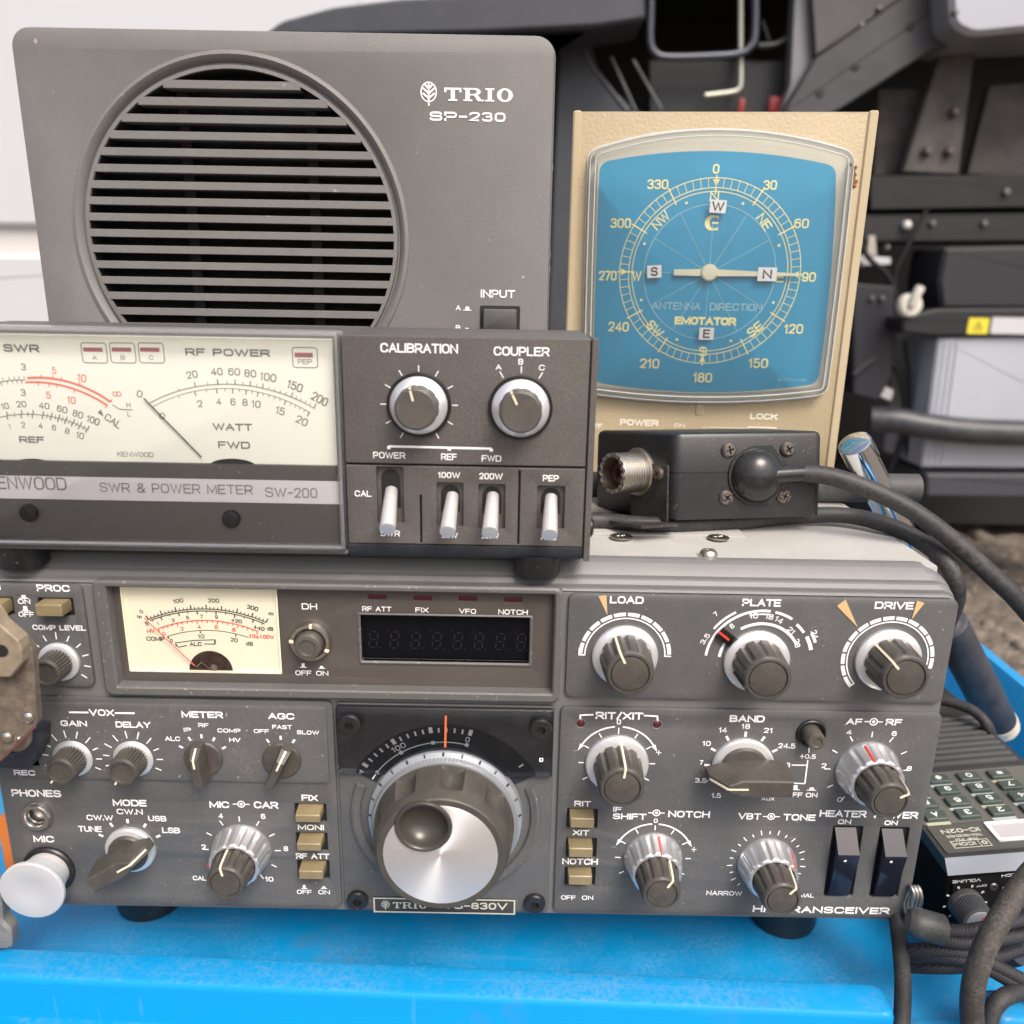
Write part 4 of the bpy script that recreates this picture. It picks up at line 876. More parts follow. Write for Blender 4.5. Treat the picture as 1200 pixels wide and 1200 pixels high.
g = G(); g.box((sr-1, 1, 1), (sr+1, 6, st_-.5)); g.build('gap_strip', [GAP], S)
I = Ink(PS, .1).use(cSB)
for s, x0, x1, y0, y1, b in (('CALIBRATION', 232, 553, 115, 154, .012), ('COUPLER', 701, 931, 129, 166, .012), ('A', 709, 733, 202, 223, .01), ('B', 803, 823, 178, 202, .01), ('C', 888, 912, 203, 226, .01), ('POWER', 202, 335, 564, 590, .008), ('REF', 483, 548, 570, 597, .008), ('FWD', 651, 732, 577, 603, .008),
                          ('CAL', 126, 195, 723, 748, .01), ('SWR', 232, 313, 888, 912, .01), ('100W', 471, 562, 647, 671, .012), ('20W', 485, 552, 897, 920, .01), ('200W', 641, 738, 651, 677, .012), ('200W', 650, 722, 900, 922, .01), ('PEP', 904, 970, 659, 685, .012), ('AVG', 895, 960, 905, 928, .01)): I.t(s, x0, x1, y0, y1, b)
I.line(265, 540, 692, 550, .7); I.line(267, 540, 267, 551, 1.1); I.line(517, 546, 517, 558, 1.1); I.line(691, 550, 691, 562, 1.1)
k1, k2 = su(491.3, 474.2), su(610, 477.6)
for k in range(11): I.tick(*k1, 10.2, 12.1, -150+30*k, .3)
for a in (-31, 0, 31): I.tick(*k2, 10.6, 12.8, a, .3)
I.build('printed_lettering', [WHITE], S)
for (u, v), a in ((k1, -14), (k2, -26)):
    N = 120; g = G()
    g.stack(PS, [(circ(u, v, 6.9, N), 3.5), (flute(u, v, 6.7, 12, .25, N), 4.2), (flute(u, v, 6.5, 12, .2, N), 9.0), (circ(u, v, 6.3, N), 10.2), (circ(u, v, 5.7, N), 10.7), (circ(u, v, 3, N), 10.6)])
    kb_ = g.build('control_knob', [CAP], S)
    G().lathe(PS, u, v, [(9.95, 0), (9.95, 1.2), (9.6, 1.6), (8.8, 1.5)], 0, 72).build('knob_base', [mat('knob_base_black', (.006, .006, .006), .5)], kb_)
    G().lathe(PS, u, v, [(8.9, 1.0), (8.9, 2.0), (8.6, 2.4), (7.1, 4.2), (6.6, 4.4), (6, 4.4)], 0, 72).build('skirt', [SILV], kb_)
    g = G(); bar3(g, PS, u, v, 2.6, 5.8, a, .6, 10.2, 10.78); bar3(g, PS, u, v, 5.6, 6.75, a, .6, 8.6, 10.35); g.build('pointer_line', [IVORY], kb_)
LEV = mat('lever_aluminium', (.80, .78, .75), .38, .55, bump=(2500, .1))
for o, (bx, by), (tx, ty) in zip(slots, ((278, 722), (530, 745), (697, 745), (938, 752)), ((262, 882), (510, 895), (685, 897), (932, 907))):
    u0, u1 = min(p[0] for p in o), max(p[0] for p in o); v0, v1 = min(p[1] for p in o), max(p[1] for p in o)
    uc = (u0+u1)/2; hw = (u1-u0)*.5
    G().stack(PS, [(rr(u0-.2, u1+.2, v0-.2, v1+.2, .3, 2), -2.5), (rr(u0-.2, u1+.2, v0-.2, v1+.2, .3, 2), -2.2)]).build('switch_well', [SWP], S)
    I = Ink(PS, -2.1); q = (u1-u0)*.36; n_ = 14
    I.poly([(uc+q*math.cos(PI*i/n_), v1-q-1.2+q*math.sin(PI*i/n_)) for i in range(n_+1)]+[(uc-q, v0+q+1.5), (uc+q, v0+q+1.5)]); I.build('switch_slot', [GAP], S)
    b_, t_ = su(*Z(cSB, bx, by), -2), su(*Z(cSB, tx, ty), 12.5)
    B, T_ = Vector(PS.map(*b_, -2)), Vector(PS.map(*t_, 12.5)); d = (T_-B)
    g = G(); g.tube([B, B+d*.5, B+d*.97, B+d, B+d*1.002], 2.45, 0, 28, 1, True, lambda t: 2.0+.5*min(1, t*2.2) if t < .7 else (2.5 if t < .99 else 2.3)); g.build('toggle_lever', [LEV], S)
# dials
PSD = Plane(FSW, 'front', -2.6)
vd0, vd1 = su(200, 541)[1]-2, st_-1.5
I = Ink(PSD, 0); I.poly(rr(sl+1.5, sm-2.6, vd0, vd1)); I.build('dial_face', [CREAM2], S)
I = Ink(PSD, .08).use(cSD)
I.t('SWR', 22, 275, 140, 196, .035); I.t('REF', 135, 310, 788, 834, .035)
for x0 in (568, 768, 969): I.frame_rect(x0+4, x0+186, 128, 275, .28, 0, 1.0)
for s, x in (('A', 665), ('B', 863), ('C', 1063)): I.t(s, x-15, x+15, 218, 250, .0)
for s, x, y, wd, h, ro, m in (('3', 165, 300, 34, 46, 0, 0), ('3', 163, 480, 34, 46, 0, 0), ('5', 380, 325, 30, 46, -4, 2), ('10', 575, 378, 64, 52, -10, 2), ('5', 340, 498, 34, 46, -4, 2), ('10', 502, 533, 60, 48, -10, 2), ('10', 35, 575, 54, 42, 8, 0), ('20', 150, 562, 70, 42, 3, 0), ('40', 310, 573, 74, 42, -6, 0),
                           ('60', 437, 598, 72, 44, -14, 0), ('80', 548, 632, 74, 46, -18, 0), ('100', 655, 675, 90, 48, -20, 0), ('1', 68, 718, 10, 36, 8, 0), ('2', 163, 708, 28, 38, 3, 0), ('4', 284, 713, 30, 38, -4, 0), ('6', 380, 727, 30, 40, -12, 0), ('8', 473, 750, 32, 40, -16, 0), ('10', 563, 782, 54, 44, -18, 0),
                           ('CAL', 795, 680, 122, 50, -36, 0), ('H', 903, 567, 28, 32, 0, 0), ('L', 908, 632, 24, 32, 0, 0), ('0', 982, 490, 40, 48, -20, 0), ('0', 1140, 645, 38, 44, -30, 0)): I.r(s, x, y, wd, h, ro, .004, m)
I.poly([I.uv(*q) for q in ((685, 622), (712, 600), (727, 648))])
for cx_ in (808, 836): I.arc(*I.uv(cx_, 490), .55, .8, 0, 360, 2)
I.line(790, 566, 845, 598, .22); I.line(845, 598, 935, 601, .22)
cu_ = I.arc3((192, 377), (480, 403), (778, 545), .62, 2); cl_ = I.arc3((177, 408), (450, 434), (757, 572), .62, 2)
I.ticks(cu_, [(292, 378), (372, 385), (432, 395), (556, 430), (778, 545)], 1.0, .3, 2); I.ticks(cl_, [(268, 413), (346, 422), (398, 430), (523, 466), (752, 570)], -1.1, .3, 2)
cb = I.arc3((-160, 470), (20, 402), (170, 392), .2); I.ticks(cb, [(25, 400), (68, 395), (103, 393), (137, 392), (172, 392)], 1.2, .22); I.ticks(cb, [(5, 404), (50, 398), (85, 395), (118, 393), (152, 393)], -1.2, .22)
cr_ = I.arc3((-110, 690), (150, 632), (620, 740), .2)
maj = [(55, 640), (155, 632), (235, 632), (305, 636), (365, 644), (418, 656), (468, 670), (518, 688), (568, 708), (618, 738)]
I.ticks(cr_, maj, 1.3, .34); I.ticks(cr_, [(x-8, y+2) for x, y in maj], -1.3, .34); I.ticks(cr_, [(105, 634), (200, 632), (335, 640), (392, 650), (443, 663), (493, 679), (543, 698), (593, 723)], .8, .2); I.ticks(cr_, [(100, 634), (195, 632), (330, 640), (388, 650), (438, 663), (488, 679), (540, 698), (590, 723)], -.8, .2)
I.use(cSC); I.t('RF POWER', 203, 743, 157, 204, .03); I.t('WATT', 378, 630, 634, 680, .03); I.t('FWD', 412, 617, 749, 795, .03)
I.frame_rect(886, 1050, 146, 280, .28, 0, 1.0); I.t('PEP', 922, 1012, 222, 255, .0)
for s, x, y, wd, h, ro in (('20', 245, 322, 72, 44, 10), ('40', 403, 303, 76, 44, 3), ('60', 515, 304, 76, 44, 0), ('80', 618, 314, 76, 44, -4), ('100', 732, 338, 104, 48, -8), ('150', 904, 395, 100, 52, -20), ('200', 1062, 478, 108, 54, -28), ('2', 296, 508, 34, 42, 8), ('4', 416, 494, 32, 40, 3), ('6', 508, 496, 32, 42, 0), ('8', 584, 499, 34, 42, -3), ('10', 655, 510, 58, 44, -6), ('15', 810, 553, 58, 48, -18), ('20', 948, 617, 76, 48, -26)): I.r(s, x, y, wd, h, ro, .004)
I.use((0, 370, 3)); fu = I.arc3((527, 306), (800, 240), (1108, 326), .2); fl = I.arc3((537, 320), (812, 256), (1092, 342), .2)
I.use(cSC)
I.ticks(fu, [(268, 398), (412, 382), (522, 382), (618, 392), (697, 408), (880, 465), (1025, 535)], 1.5, .34); I.ticks(fu, [(165, 425), (347, 386), (470, 381), (570, 386), (658, 399), (735, 416), (770, 427), (808, 439), (843, 452), (910, 478), (938, 490), (968, 504), (996, 520)], .9, .2)
I.ticks(fl, [(262, 428), (402, 410), (506, 408), (592, 418), (668, 432), (845, 488), (1002, 552)], -1.5, .34); I.ticks(fl, [(160, 455), (337, 415), (455, 408), (550, 412), (630, 425), (702, 441), (738, 451), (775, 463), (810, 475), (880, 502), (910, 515), (940, 527), (970, 540)], -.9, .2)
I.use((0, 370, 3)); I.t('KENWOOD', 412, 540, 479, 496, .0)
I.build('dial_lettering', [GREYP, REDP, SALMON], S)
I = Ink(PSD, .1).use(cSD)
for x0 in (585, 786, 985): I.rect(x0, x0+136, 164, 192)
I.use(cSC); I.rect(902, 1018, 182, 210); I.build('indicator_window', [mat('indicator_mauve', (.34, .13, .14), .5)], S)
# second and first needles
for p0, p1 in (((505, 290), (708, 497)),):
    a, b_ = PSD.uv(*Z(cSA, *p0), .9), PSD.uv(*Z(cSA, *p1), .9); G().tube([PSD.map(*a, .9), PSD.map(*b_, .9)], .2, 0, 8, 1).build('needle', [BLACKP], S)
for x in (37, 272):
    u, v = PSD.uv(x, 543, 1.2); I = Ink(PSD, .6); I.poly([(u+8*math.cos(t)*.95, v-1.2+2.6*math.sin(t)) for t in [PI*i/16 for i in range(17)]]); I.build('pivot_cover', [BLACKP], S)
# lower name band
vb1 = su(200, 541, -1)[1]
def band(name, y0, y1, m, w1): 
    a, b_ = su(200, y1, w1)[1], su(200, y0, w1)[1]
    return G().slab(PS, rr(sl+1.2, sm-1.2, a, b_), -2.4, w1).build(name, [m], S)
band('upper_band', 543, 560.5, SWD, -.9); nb = band('name_band', 560.8, 587.5, mat('silver_band', (.58, .565, .58), .45), -.7); lb = band('lower_band', 587.8, 636, SWD, -.9)
I = Ink(PS, -.58).use(cSA); I.t('KENWOOD', -48, 233, 566, 611, -.006); I.t('SWR & POWER METER', 350, 888, 591, 624, -.008); I.t('SW-200', 932, 1115, 605, 639, -.008); I.build('band_lettering', [GREYP], nb)
for x, y in ((103, 692), (814, 713)):
    u, v = su(*Z(cSA, x, y), -.5); g = G(); g.lathe(PS, u, v, [(2.9, -.9), (2.9, .2), (2.5, .9), (1.2, 1.2), (.05, 1.25)]); k = g.build('adjuster_screw', [BLK], S)
    g = G(); bar3(g, PS, u, v, -2.2, 2.2, 8, .5, .6, 1.28); g.build('screw_slot', [GAP], k)
# clear cover with thick edges
cv0, cv1 = su(200, 640)[1], st_+.9
G().rpad(PS, sl, sm, cv0, cv1, .6, 1.9, .8, .3).build('clear_cover', [GLINT], S)
g = G(); o0 = rr(sl, sm, cv0, cv1, .9, 3); o1 = rr(sl+1.9, sm-1.5, cv0+1.7, cv1-2.6, .4, 3); o2 = rr(sl+2.6, sm-2.4, cv0+1.9, cv1-2.9, .4, 3)
g.stack(PS, [(o2, -3.6), (o1, .4), (o1, 2.0), (rr(sl+1.2, sm-.9, cv0+1.0, cv1-1.2, .5, 3), 2.5), (rr(sl+.2, sm-.2, cv0+.2, cv1-.2, .8, 3), 2.0), (o0, 1.0), (o0, -6)], 0, False, False)
g.build('cover_rim', [clear('thick_clear_edge', (.86, .86, .84), .08, 1.45, .18)], S)
g = G(); g.box((sl+1, -.5, 1.2), (sm+.4, 3.5, cv0-.1), 0, .8); g.build('sill', [SWP], S)
for x in (-160+80, 8+80):
    cx = (su(630, 668)[0] if x > 0 else su(8, 655)[0]); PF = Plane(FSW, 'top', 0)
    G().lathe(PF, cx, 8.5, [(7.4, -7.0), (7.9, -6.2), (8.2, 1.4)], 0, 40).build('foot', [BLK], S)
G().lathe(PlaneX(FSW, (25.6+80, 14, 8), (0, 1, 0), (0, 0, 1)), 0, 0, [(3.4, -.5), (3.4, 1.6), (2.6, 2.2), (.05, 2.3)], 0, 28).build('side_bolt', [BLK], S)

# ================================================================== SPEAKER
FK2 = Frame((-82, 65, 156)); PKS = Plane(FK2)
K = thing('speaker', FK2, 'grey box loudspeaker with a round louvred grille, standing behind the power meter', 'speaker')
SPK = mat('speaker_grey', (.168, .161, .153), .5, bump=(2200, .4), var=.05, vscale=50, speck=(230, .82, (.42, .34, .24)), dust=(.16, (.34, .32, .29), 45))
a, b_ = PKS.uv(17, 60, -2.4), PKS.uv(651, 80, -2.4); ku0, ku1, kt = a[0], b_[0], PKS.uv(284, 36, -2.4)[1]
gc = (PKS.uv(282.3, 264)[0], 0); gR = (PKS.uv(482, 266)[0]-PKS.uv(87, 262)[0])/2; gv = PKS.uv(284, 58)[1]-gR
gi = gR*.905
g = G(); ko = rr(ku0, ku1, -12, kt, 7.2, 8)
g.plate(PKS, rr(ku0+.6, ku1-.6, 3, kt-.6, 6.6, 8), [circ(gc[0], gv, gR*.985, 120)], -2.2, 0, .35)
g.stack(PKS, [(rr(ku0+.5, ku1-.5, 2.6, kt-.5, 6.8, 8), -1.2), (rr(ku0, ku1, 2.4, kt, 7.2, 8), -2.4), (rr(ku0+.1, ku1-.1, 2.4, kt-.1, 7.2, 8), -16), (rr(ku0+2.2, ku1-2.2, 2.4, kt-1.5, 6, 8), -17), (rr(ku0+2.2, ku1-2.2, 2.4, kt-1.5, 6, 8), -150)], 0, False, True)
for x in (ku0+14, ku1-14):
    for y in (20, 135): g.lathe(Plane(FK2, 'top', 0), x, y, [(7, 0), (7.5, 3)], 0, 24)
g.build('cabinet', [SPK], K)
g = G(); n = 120
g.stack(PKS, [(circ(gc[0], gv, gR*1.0, n), -.4), (circ(gc[0], gv, gR*.995, n), .5), (circ(gc[0], gv, gR*.975, n), .9), (circ(gc[0], gv, gR*.955, n), .1), (circ(gc[0], gv, gR*.94, n), -1.8), (circ(gc[0], gv, gR*.93, n), -1.8), (circ(gc[0], gv, gR*.925, n), -.4), (circ(gc[0], gv, gi, n), -.3), (circ(gc[0], gv, gi*.998, n), -1.2)], 0, False, False)
g.build('grille_ring', [SPK], K)
g = G(); pitch = abs(PKS.uv(284, 250)[1]-PKS.uv(284, 268.85)[1]); v0 = PKS.uv(284.5, 97+2.5)[1]
for k in range(-1, 22):
    vc = v0-k*pitch; dv = vc-gv
    if abs(dv) < gi-1.2:
        hw = math.sqrt(gi*gi-dv*dv)+.4; hh = pitch*.245
        prof = [(vc-hh*.9, -.3), (vc-hh, -.5), (vc-hh*.8, -8), (vc+hh*.8, -8), (vc+hh, -.5), (vc+hh*.9, -.3)]
        g.loft([[PKS.map(u, v, w_) for v, w_ in prof] for u in (gc[0]-hw, gc[0]+hw)])
g.build('louvre_grille', [SPK], K)
g = G()
for px_ in (213, 362): 
    u = PKS.uv(px_, 240)[0]; g.stack(PKS, [(rr(u-2, u+2, gv-gi, gv+gi), -13), (rr(u-2, u+2, gv-gi, gv+gi), -9.5)])
g.build('grille_rib', [mat('grille_rib_dark', (.045, .043, .04), .6)], K)
G().lathe(PKS, gc[0], gv, [(gi+.3, -1.1), (gi+.3, -14), (gi-3, -14), (.05, -14.2)], 0, 96, False, False).build('speaker_cloth', [mat('speaker_cloth', (.03, .028, .025), .9, bump=(1800, .6))], K)
I = Ink(PKS, .12).use(cSP)
q0, q1 = I.uv(362, 354), I.uv(603, 312); slab_trio(I, q0[0], q1[0], q0[1], q1[1]); leaf(I, *I.uv(307, 323), 2.95, 3.35)
I.t('SP-230', 310, 577, 394, 426, .03); I.t('INPUT', 490, 611, 1019, 1047, .02); I.t('A', 402, 420, 1073, 1091, .02); I.t('B', 402, 419, 1143, 1161, .02); I.push(443, 1089, 1.2, 1.6); I.push(441, 1159, .7, 1.6)
I.build('printed_lettering', [WHITE], K)
o = hole(cSP, 487, 628, 1075, 1166, .6, PKS); I = Ink(PKS, .08); I.poly(o); pb = I.build('button_recess', [GAP], K)
a, b_ = PKS.uv(*Z(cSP, 498, 1160), 2.5), PKS.uv(*Z(cSP, 617, 1088), 2.5); g = G()
g.rpad(PKS, a[0], b_[0], a[1], b_[1], 0, 2.6, .6, .5); g.build('push_button', [mat('speaker_button', (.075, .072, .069), .35)], K)
for py, m in ((196, NICKEL), (298, NICKEL), (316, mat('rusty_screw', (.42, .26, .12), .5, .5))):
    p = PKS.uv(648, py, -22); PX = PlaneX(FK2, (ku1-2.2, 22, p[1]), (0, 1, 0), (0, 0, 1))
    G().lathe(PX, 0, 0, [(3.6, 0), (3.6, 1.4), (2.8, 2.6), (1.2, 3.1), (.05, 3.2)], 0, 28).build('side_screw', [m], K)

# ================================================================== ANTENNA ROTATOR CONTROL BOX
FE = Frame((84.5, 117, 156), (0, 0, rad(-4.5))); PE = Plane(FE)
E_ = thing('rotator_controller', FE, 'beige antenna direction indicator with a blue compass dial behind a clear lens', 'indicator')
BEI = mat('beige_plastic', (.47, .385, .245), .48, bump=(700, .9), var=.05, vscale=30, dust=(.12, (.3, .22, .13), 60))
BEI2 = mat('beige_edge', (.50, .41, .265), .42, var=.03, vscale=40)
def eu(x, y, w=0): return PE.uv(x, y, w)
e0, e1, et = eu(*Z(cE, 26, 450))[0], eu(*Z(cE, 1092, 400))[0], eu(*Z(cE, 570, 32))[1]
g = G(); g.stack(PE, [(rr(e0+.8, e1-.8, 0, et-.4, 1.5, 4), 0), (rr(e0, e1+3, 0, et, 2, 4), -1.5), (rr(e0, e1+3, 0, et, 2, 4), -30), (rr(e0+8, e1-2, 3, et-6, 3, 4), -75)]); g.build('case', [BEI], E_)
g = G(); xr = eu(*Z(cE, 1131, 400), 1)[0]
g.stack(PE, [(rr(e1-.6, e1+3.3, 0, et+.3, 1.0, 4), -26), (rr(e1-.6, e1+3.3, 0, et+.3, 1.0, 4), .2), (rr(e1-.1, e1+2.8, .4, et-.1, .9, 4), .9)]).build('edge_trim', [BEI2], E_); g = G(); g.stack(PE, [(rr(e0-.3, e0+3.2, 0, et+.2, 1.0, 4), -26), (rr(e0-.3, e0+3.2, 0, et+.2, 1.0, 4), -.2), (rr(e0+.4, e0+2.9, .4, et-.2, .9, 4), .35)])
g.build('edge_trim', [BEI2], E_)
def barrel(c, mids, r, w):
    C4 = [Vector(eu(*Z(cE, *p), w)) for p in c]; Mi = [Vector(eu(*Z(cE, *p), w)) for p in mids]; o = []; S_ = []
    for i in range(4):
        a, b, m = C4[i], C4[(i+1) % 4], Mi[i]; q = m*2-(a+b)*.5
        S_.append(lambda t, a=a, b=b, q=q: a*(1-t)**2+q*2*t*(1-t)+b*t*t)
    for i in range(4):
        f, gx = S_[i], S_[(i+1) % 4]
        for k in range(17): t = r+(1-2*r)*k/16; o.append(tuple(f(t)))
        A, B, P = f(1-r), gx(r), C4[(i+1) % 4]
        for k in range(1, 6): t = k/6; o.append(tuple(A*(1-t)**2+P*2*t*(1-t)+B*t*t))
    return o
CO = [(92, 180), (1076, 186), (972, 1082), (70, 1076)]; MO = [(570, 100), (1028, 640), (520, 1112), (78, 620)]
ob = barrel(CO, MO, .05, 0); ow = barrel([(136, 222), (1010, 236), (942, 1040), (112, 1034)], [(570, 180), (990, 640), (520, 1072), (120, 640)], .045, .4)
sc2 = lambda o, k: inset(o, k)
G().stack(PE, [(sc2(ob, .6), -.5), (sc2(ob, .6), .15)]).build('dial_backing', [mat('pale_grey_backing', (.60, .57, .46), .4)], E_)
I = Ink(PE, .4); I.poly(ow); dp = I.build('dial_plate', [mat('compass_blue', (.010, .285, .48), .5, bump=(900, .2), var=.06, vscale=60)], E_)
I = Ink(PE, .5).use(cE); cx, cy = I.uv(540, 632); R1 = I.uv(877, 640)[0]-cx; kk = R1/336
tilt = 0
for r0, r1 in ((334, 337), (300, 303), (287, 290)): I.arc(cx, cy, r0*kk, r1*kk, 0, 360)
I.arc(cx, cy, 243*kk, 245.5*kk, 0, 360, 1)
for k in range(72): I.tick(cx, cy, (302 if k % 6 else 278)*kk, (335 if k % 6 else 344)*kk, 5*k, (2.2 if k % 6 else 4.5)*kk)
for k in range(12): I.tick(cx, cy, 30*kk, 244*kk, 30*k, 1.6*kk, 1)
for k in range(4):
    p = pol(cx, cy, 304*kk, 90*k); l = pol(*pol(cx, cy, 330*kk, 90*k), 12*kk, 90*k+90); r_ = pol(*pol(cx, cy, 330*kk, 90*k), 12*kk, 90*k-90); I.poly([p, l, r_])
for k in range(8): I.arc(*pol(cx, cy, 268*kk, 22.5+45*k), 0, 5*kk, 0, 360)
for s, x, y, wd in (('0', 566, 246, 24), ('30', 766, 306, 50), ('60', 882, 448, 54), ('90', 909, 646, 52), ('120', 853, 838, 70), ('150', 722, 965, 72), ('180', 516, 1018, 70), ('210', 320, 966, 72), ('240', 205, 830, 76), ('270', 165, 641, 66), ('300', 213, 447, 76), ('330', 350, 303, 78)): I.t(s, x-wd/2, x+wd/2, y-18, y+18, .012)
for s, x, y, wd, ro in (('N', 560, 348, 34, 0), ('S', 517, 922, 30, 0), ('W', 272, 643, 36, 0), ('E', 802, 648, 30, 0), ('NE', 744, 443, 62, -52), ('SE', 710, 840, 60, 42), ('SW', 340, 838, 66, -42), ('NW', 362, 437, 70, 45)): I.r(s, x, y, wd, 34, ro, .01)
I.t('ANTENNA  DIRECTION', 328, 735, 742, 769, .0, 1); I.t('EMOTATOR', 412, 640, 794, 824, .05)
for e in (0, 1):                                                # emblem: crescent with an E inside
    pass
ex, ey = I.uv(552, 446); n = 24; vs_ = []
for i in range(n+1):
    t = rad(40+280*i/n); vs_ += [I.pl.map(ex+3.2*math.cos(t), ey+3.2*math.sin(t), I.w), I.pl.map(ex+.9+2.1*math.cos(t), ey+2.3*math.sin(t), I.w)]
I.add(vs_, [(2*i, 2*i+2, 2*i+3, 2*i+1) for i in range(n)])
for dy in (-2.6, 0, 2.6): I.poly([(ex-.2, ey+dy-.4), (ex+2.6, ey+dy-.4), (ex+2.6, ey+dy+.4), (ex-.2, ey+dy+.4)])
I.t('EMOTATOR', 795, 900, 1022, 1032, .0, 1)
I.build('compass_lettering', [mat('pale_yellow_print', (.95, .86, .36), .5), mat('pale_blue_print', (.38, .60, .62), .5)], dp)
# needle
NI = mat('needle_ivory', (.78, .74, .52), .4)
g = G(); a, b_, c_ = eu(*Z(cE, 410, 629), 3), eu(*Z(cE, 540, 630), 3), eu(*Z(cE, 868, 638), 3)
g.stack(PE, [([(a[0], a[1]-1.3), (b_[0], b_[1]-1.6), (c_[0], c_[1]-.6), (c_[0], c_[1]+.6), (b_[0], b_[1]+1.6), (a[0], a[1]+1.3)], 2.2), ([(a[0], a[1]-1.2), (b_[0], b_[1]-1.5), (c_[0], c_[1]-.5), (c_[0], c_[1]+.5), (b_[0], b_[1]+1.5), (a[0], a[1]+1.2)], 3)])
nd = g.build('needle', [NI], E_); G().lathe(PE, b_[0], b_[1], [(3.6, 1), (3.6, 3.6), (3.0, 4.3), (1.6, 4.5), (.05, 4.5)], 0, 32).build('needle_hub', [NI], nd)
PAP = mat('paper_white', (.84, .82, .78), .7)
for s, x, y, wd, h, ro in (('W', 573, 385, 60, 46, -3), ('S', 337, 626, 54, 46, 4), ('N', 755, 636, 70, 50, 0), ('E', 530, 856, 56, 46, 0)):
    u, v = eu(*Z(cE, x, y), 3.2); k = kk*.98; cq, sq = math.cos(rad(ro)), math.sin(rad(ro))
    g = G(); R4 = [(u+(dx*wd*cq-dy*h*sq)*k/2, v+(dx*wd*sq+dy*h*cq)*k/2) for dx, dy in ((-1, -1), (1, -1), (1, 1), (-1, 1))]
    g.stack(PE, [(R4, 3.2), (R4, 3.35)]); st = g.build('letter_sticker', [PAP], E_)
    I = Ink(PE, 3.42); I.tm(s, u, v, {'W': 46, 'S': 26, 'N': 34, 'E': 26}[s]*k, 33*k, ro, .02); I.build('letter', [BLACKP], st)
# lens
g = G(); sO, s1, s2, s3, s4 = ob, sc2(ob, 1.1), sc2(ob, 2.2), sc2(ob, 3.4), sc2(ob, 4.6)
g.stack(PE, [(sO, 0), (sO, 1.0), (s1, 1.4), (s1, 5.0), (s2, 6.0), (s3, 6.2), (s3, 5.6), (s4, 5.2), (s4, .5)], 0, False, False); g.build('lens_rim', [clear('lens_rim_clear', (.98, .99, .985), .05, 1.3, .03)], E_)
lc_ = (sum(p[0] for p in s3)/len(s3), sum(p[1] for p in s3)/len(s3)); kk_ = lambda k: [(lc_[0]+(p[0]-lc_[0])*k, lc_[1]+(p[1]-lc_[1])*k) for p in s3]
G().stack(PE, [(kk_(k), 5.3+4.2*(1-k**2.2)) for k in (1, .96, .9, .82, .72, .6, .45, .3, .15, .01)], 0, False, True).build('lens', [clear('lens_clear', ior=1.22, rough=.04, milk=.05)], E_)
for k_, (o_, w_) in enumerate(((sO, .9), (s1, 5.2), (s3, 6.1))):
    g = G(); P_ = [Vector(PE.map(u, v, w_)) for u, v in o_]; g.tube(P_+[P_[0]], .22 if k_ else .3, 0, 6, 1, False); g.build('lens_edge_highlight', [RIMC], E_)  # milky tubes paint bright highlight lines along the clear lens edge
# moulded lettering and switch area
I = Ink(PE, .12).use(cCO); I.t('POWER', 145, 327, 46, 76, .05); I.t('LOCK', 755, 885, 18, 47, .05); I.r('ON', 425, 74, 50, 18, 0, .03); I.t('OFF', 2, 62, 66, 90, .04); I.rect(742, 882, 81, 87); I.rect(530, 760, 84, 87)
I.build('moulded_lettering', [mat('pale_cream_print', (.84, .80, .66), .5)], E_)
o = [eu(*Z(cCO, x, y)) for x, y in ((45, 285), (45, 230), (88, 230), (88, 285))]; I = Ink(PE, .15); I.poly([eu(*Z(cCO, x, y), .15) for x, y in ((42, 286), (42, 232), (84, 232), (84, 286))]); I.build('small_label', [PAP], E_)
I = Ink(PE, .2).use(cCO); I.t('B', 56, 78, 240, 278, .03); I.build('label_letter', [GREYP], E_)
g = G(); a, b_ = eu(*Z(cCO, 88, 190)), eu(*Z(cCO, 104, 120)); g.rpad(PE, a[0], b_[0], a[1], b_[1], -.5, 4, .4, .4); g.build('switch', [BLK], E_)
# dried brown residue on the right of the lens
g = G(); RS = mat('brown_residue', (.22, .09, .03), .8, bump=(1500, 1), var=.4, vscale=900)
for k in range(26):
    u, v = eu(*Z(cE, 1076+random.gauss(0, 6), 280+random.gauss(0, 20)), .3); r_ = .25+random.random()*.5; g.lathe(PE, u, v, [(r_*1.5, .0), (r_, r_*.8), (.05, r_)], 0, 8)
g.build('dried_residue', [RS], E_)
g = G(); u, v = eu(*Z(cE, 505, 1130)); g.rpad(PE, u-1.7, u+1.7, v-3.2, v+2.6, -.3, .5, .4, .25); g.build('lens_tab', [BEI2], E_)

# ================================================================== COUPLER BOX ON THE TRANSCEIVER
p = world_z(788, 610, 163.0); FC = Frame(p, (rad(-8.5), 0, rad(9))); PC = Plane(FC)
C_ = thing('coupler_box', FC, 'small black coupler box with a threaded coaxial socket, resting on the transceiver top', 'coupler')
cw = PC.uv(964, 560)[0]; chh = PC.uv(880, 506)[1]
foot = lambda k: fil([(k, k), (cw-k, k), (cw-4-k, 50-k), (-18+k, 47-k)], [4.2-k, 3.5-k, 3, 3], 6)
def zl(items):
    return [[(x, y, z) for x, y in o] for o, z in items]
g = G(); g.loft(zl([(foot(.5), 0), (foot(.1), .5), (foot(0), chh*.52), (foot(.25), chh*.525), (foot(.25), chh*.54), (foot(.05), chh*.545), (foot(.3), chh-2.2), (foot(.9), chh-.8), (foot(2.0), chh-.1), (foot(3.4), chh)]))
g.build('box', [BLK], C_)
u, v = PC.uv(*Z(cCO, 785, 308)); dR = (PC.uv(*Z(cCO, 906, 308))[0]-PC.uv(*Z(cCO, 664, 308))[0])/2*1.0
g = G(); n = 64
pl_o = [(u+(dR+.9)*math.cos(t), v+(dR+.9)*math.sin(t)) for t in [rad(40+280*i/39) for i in range(40)]]
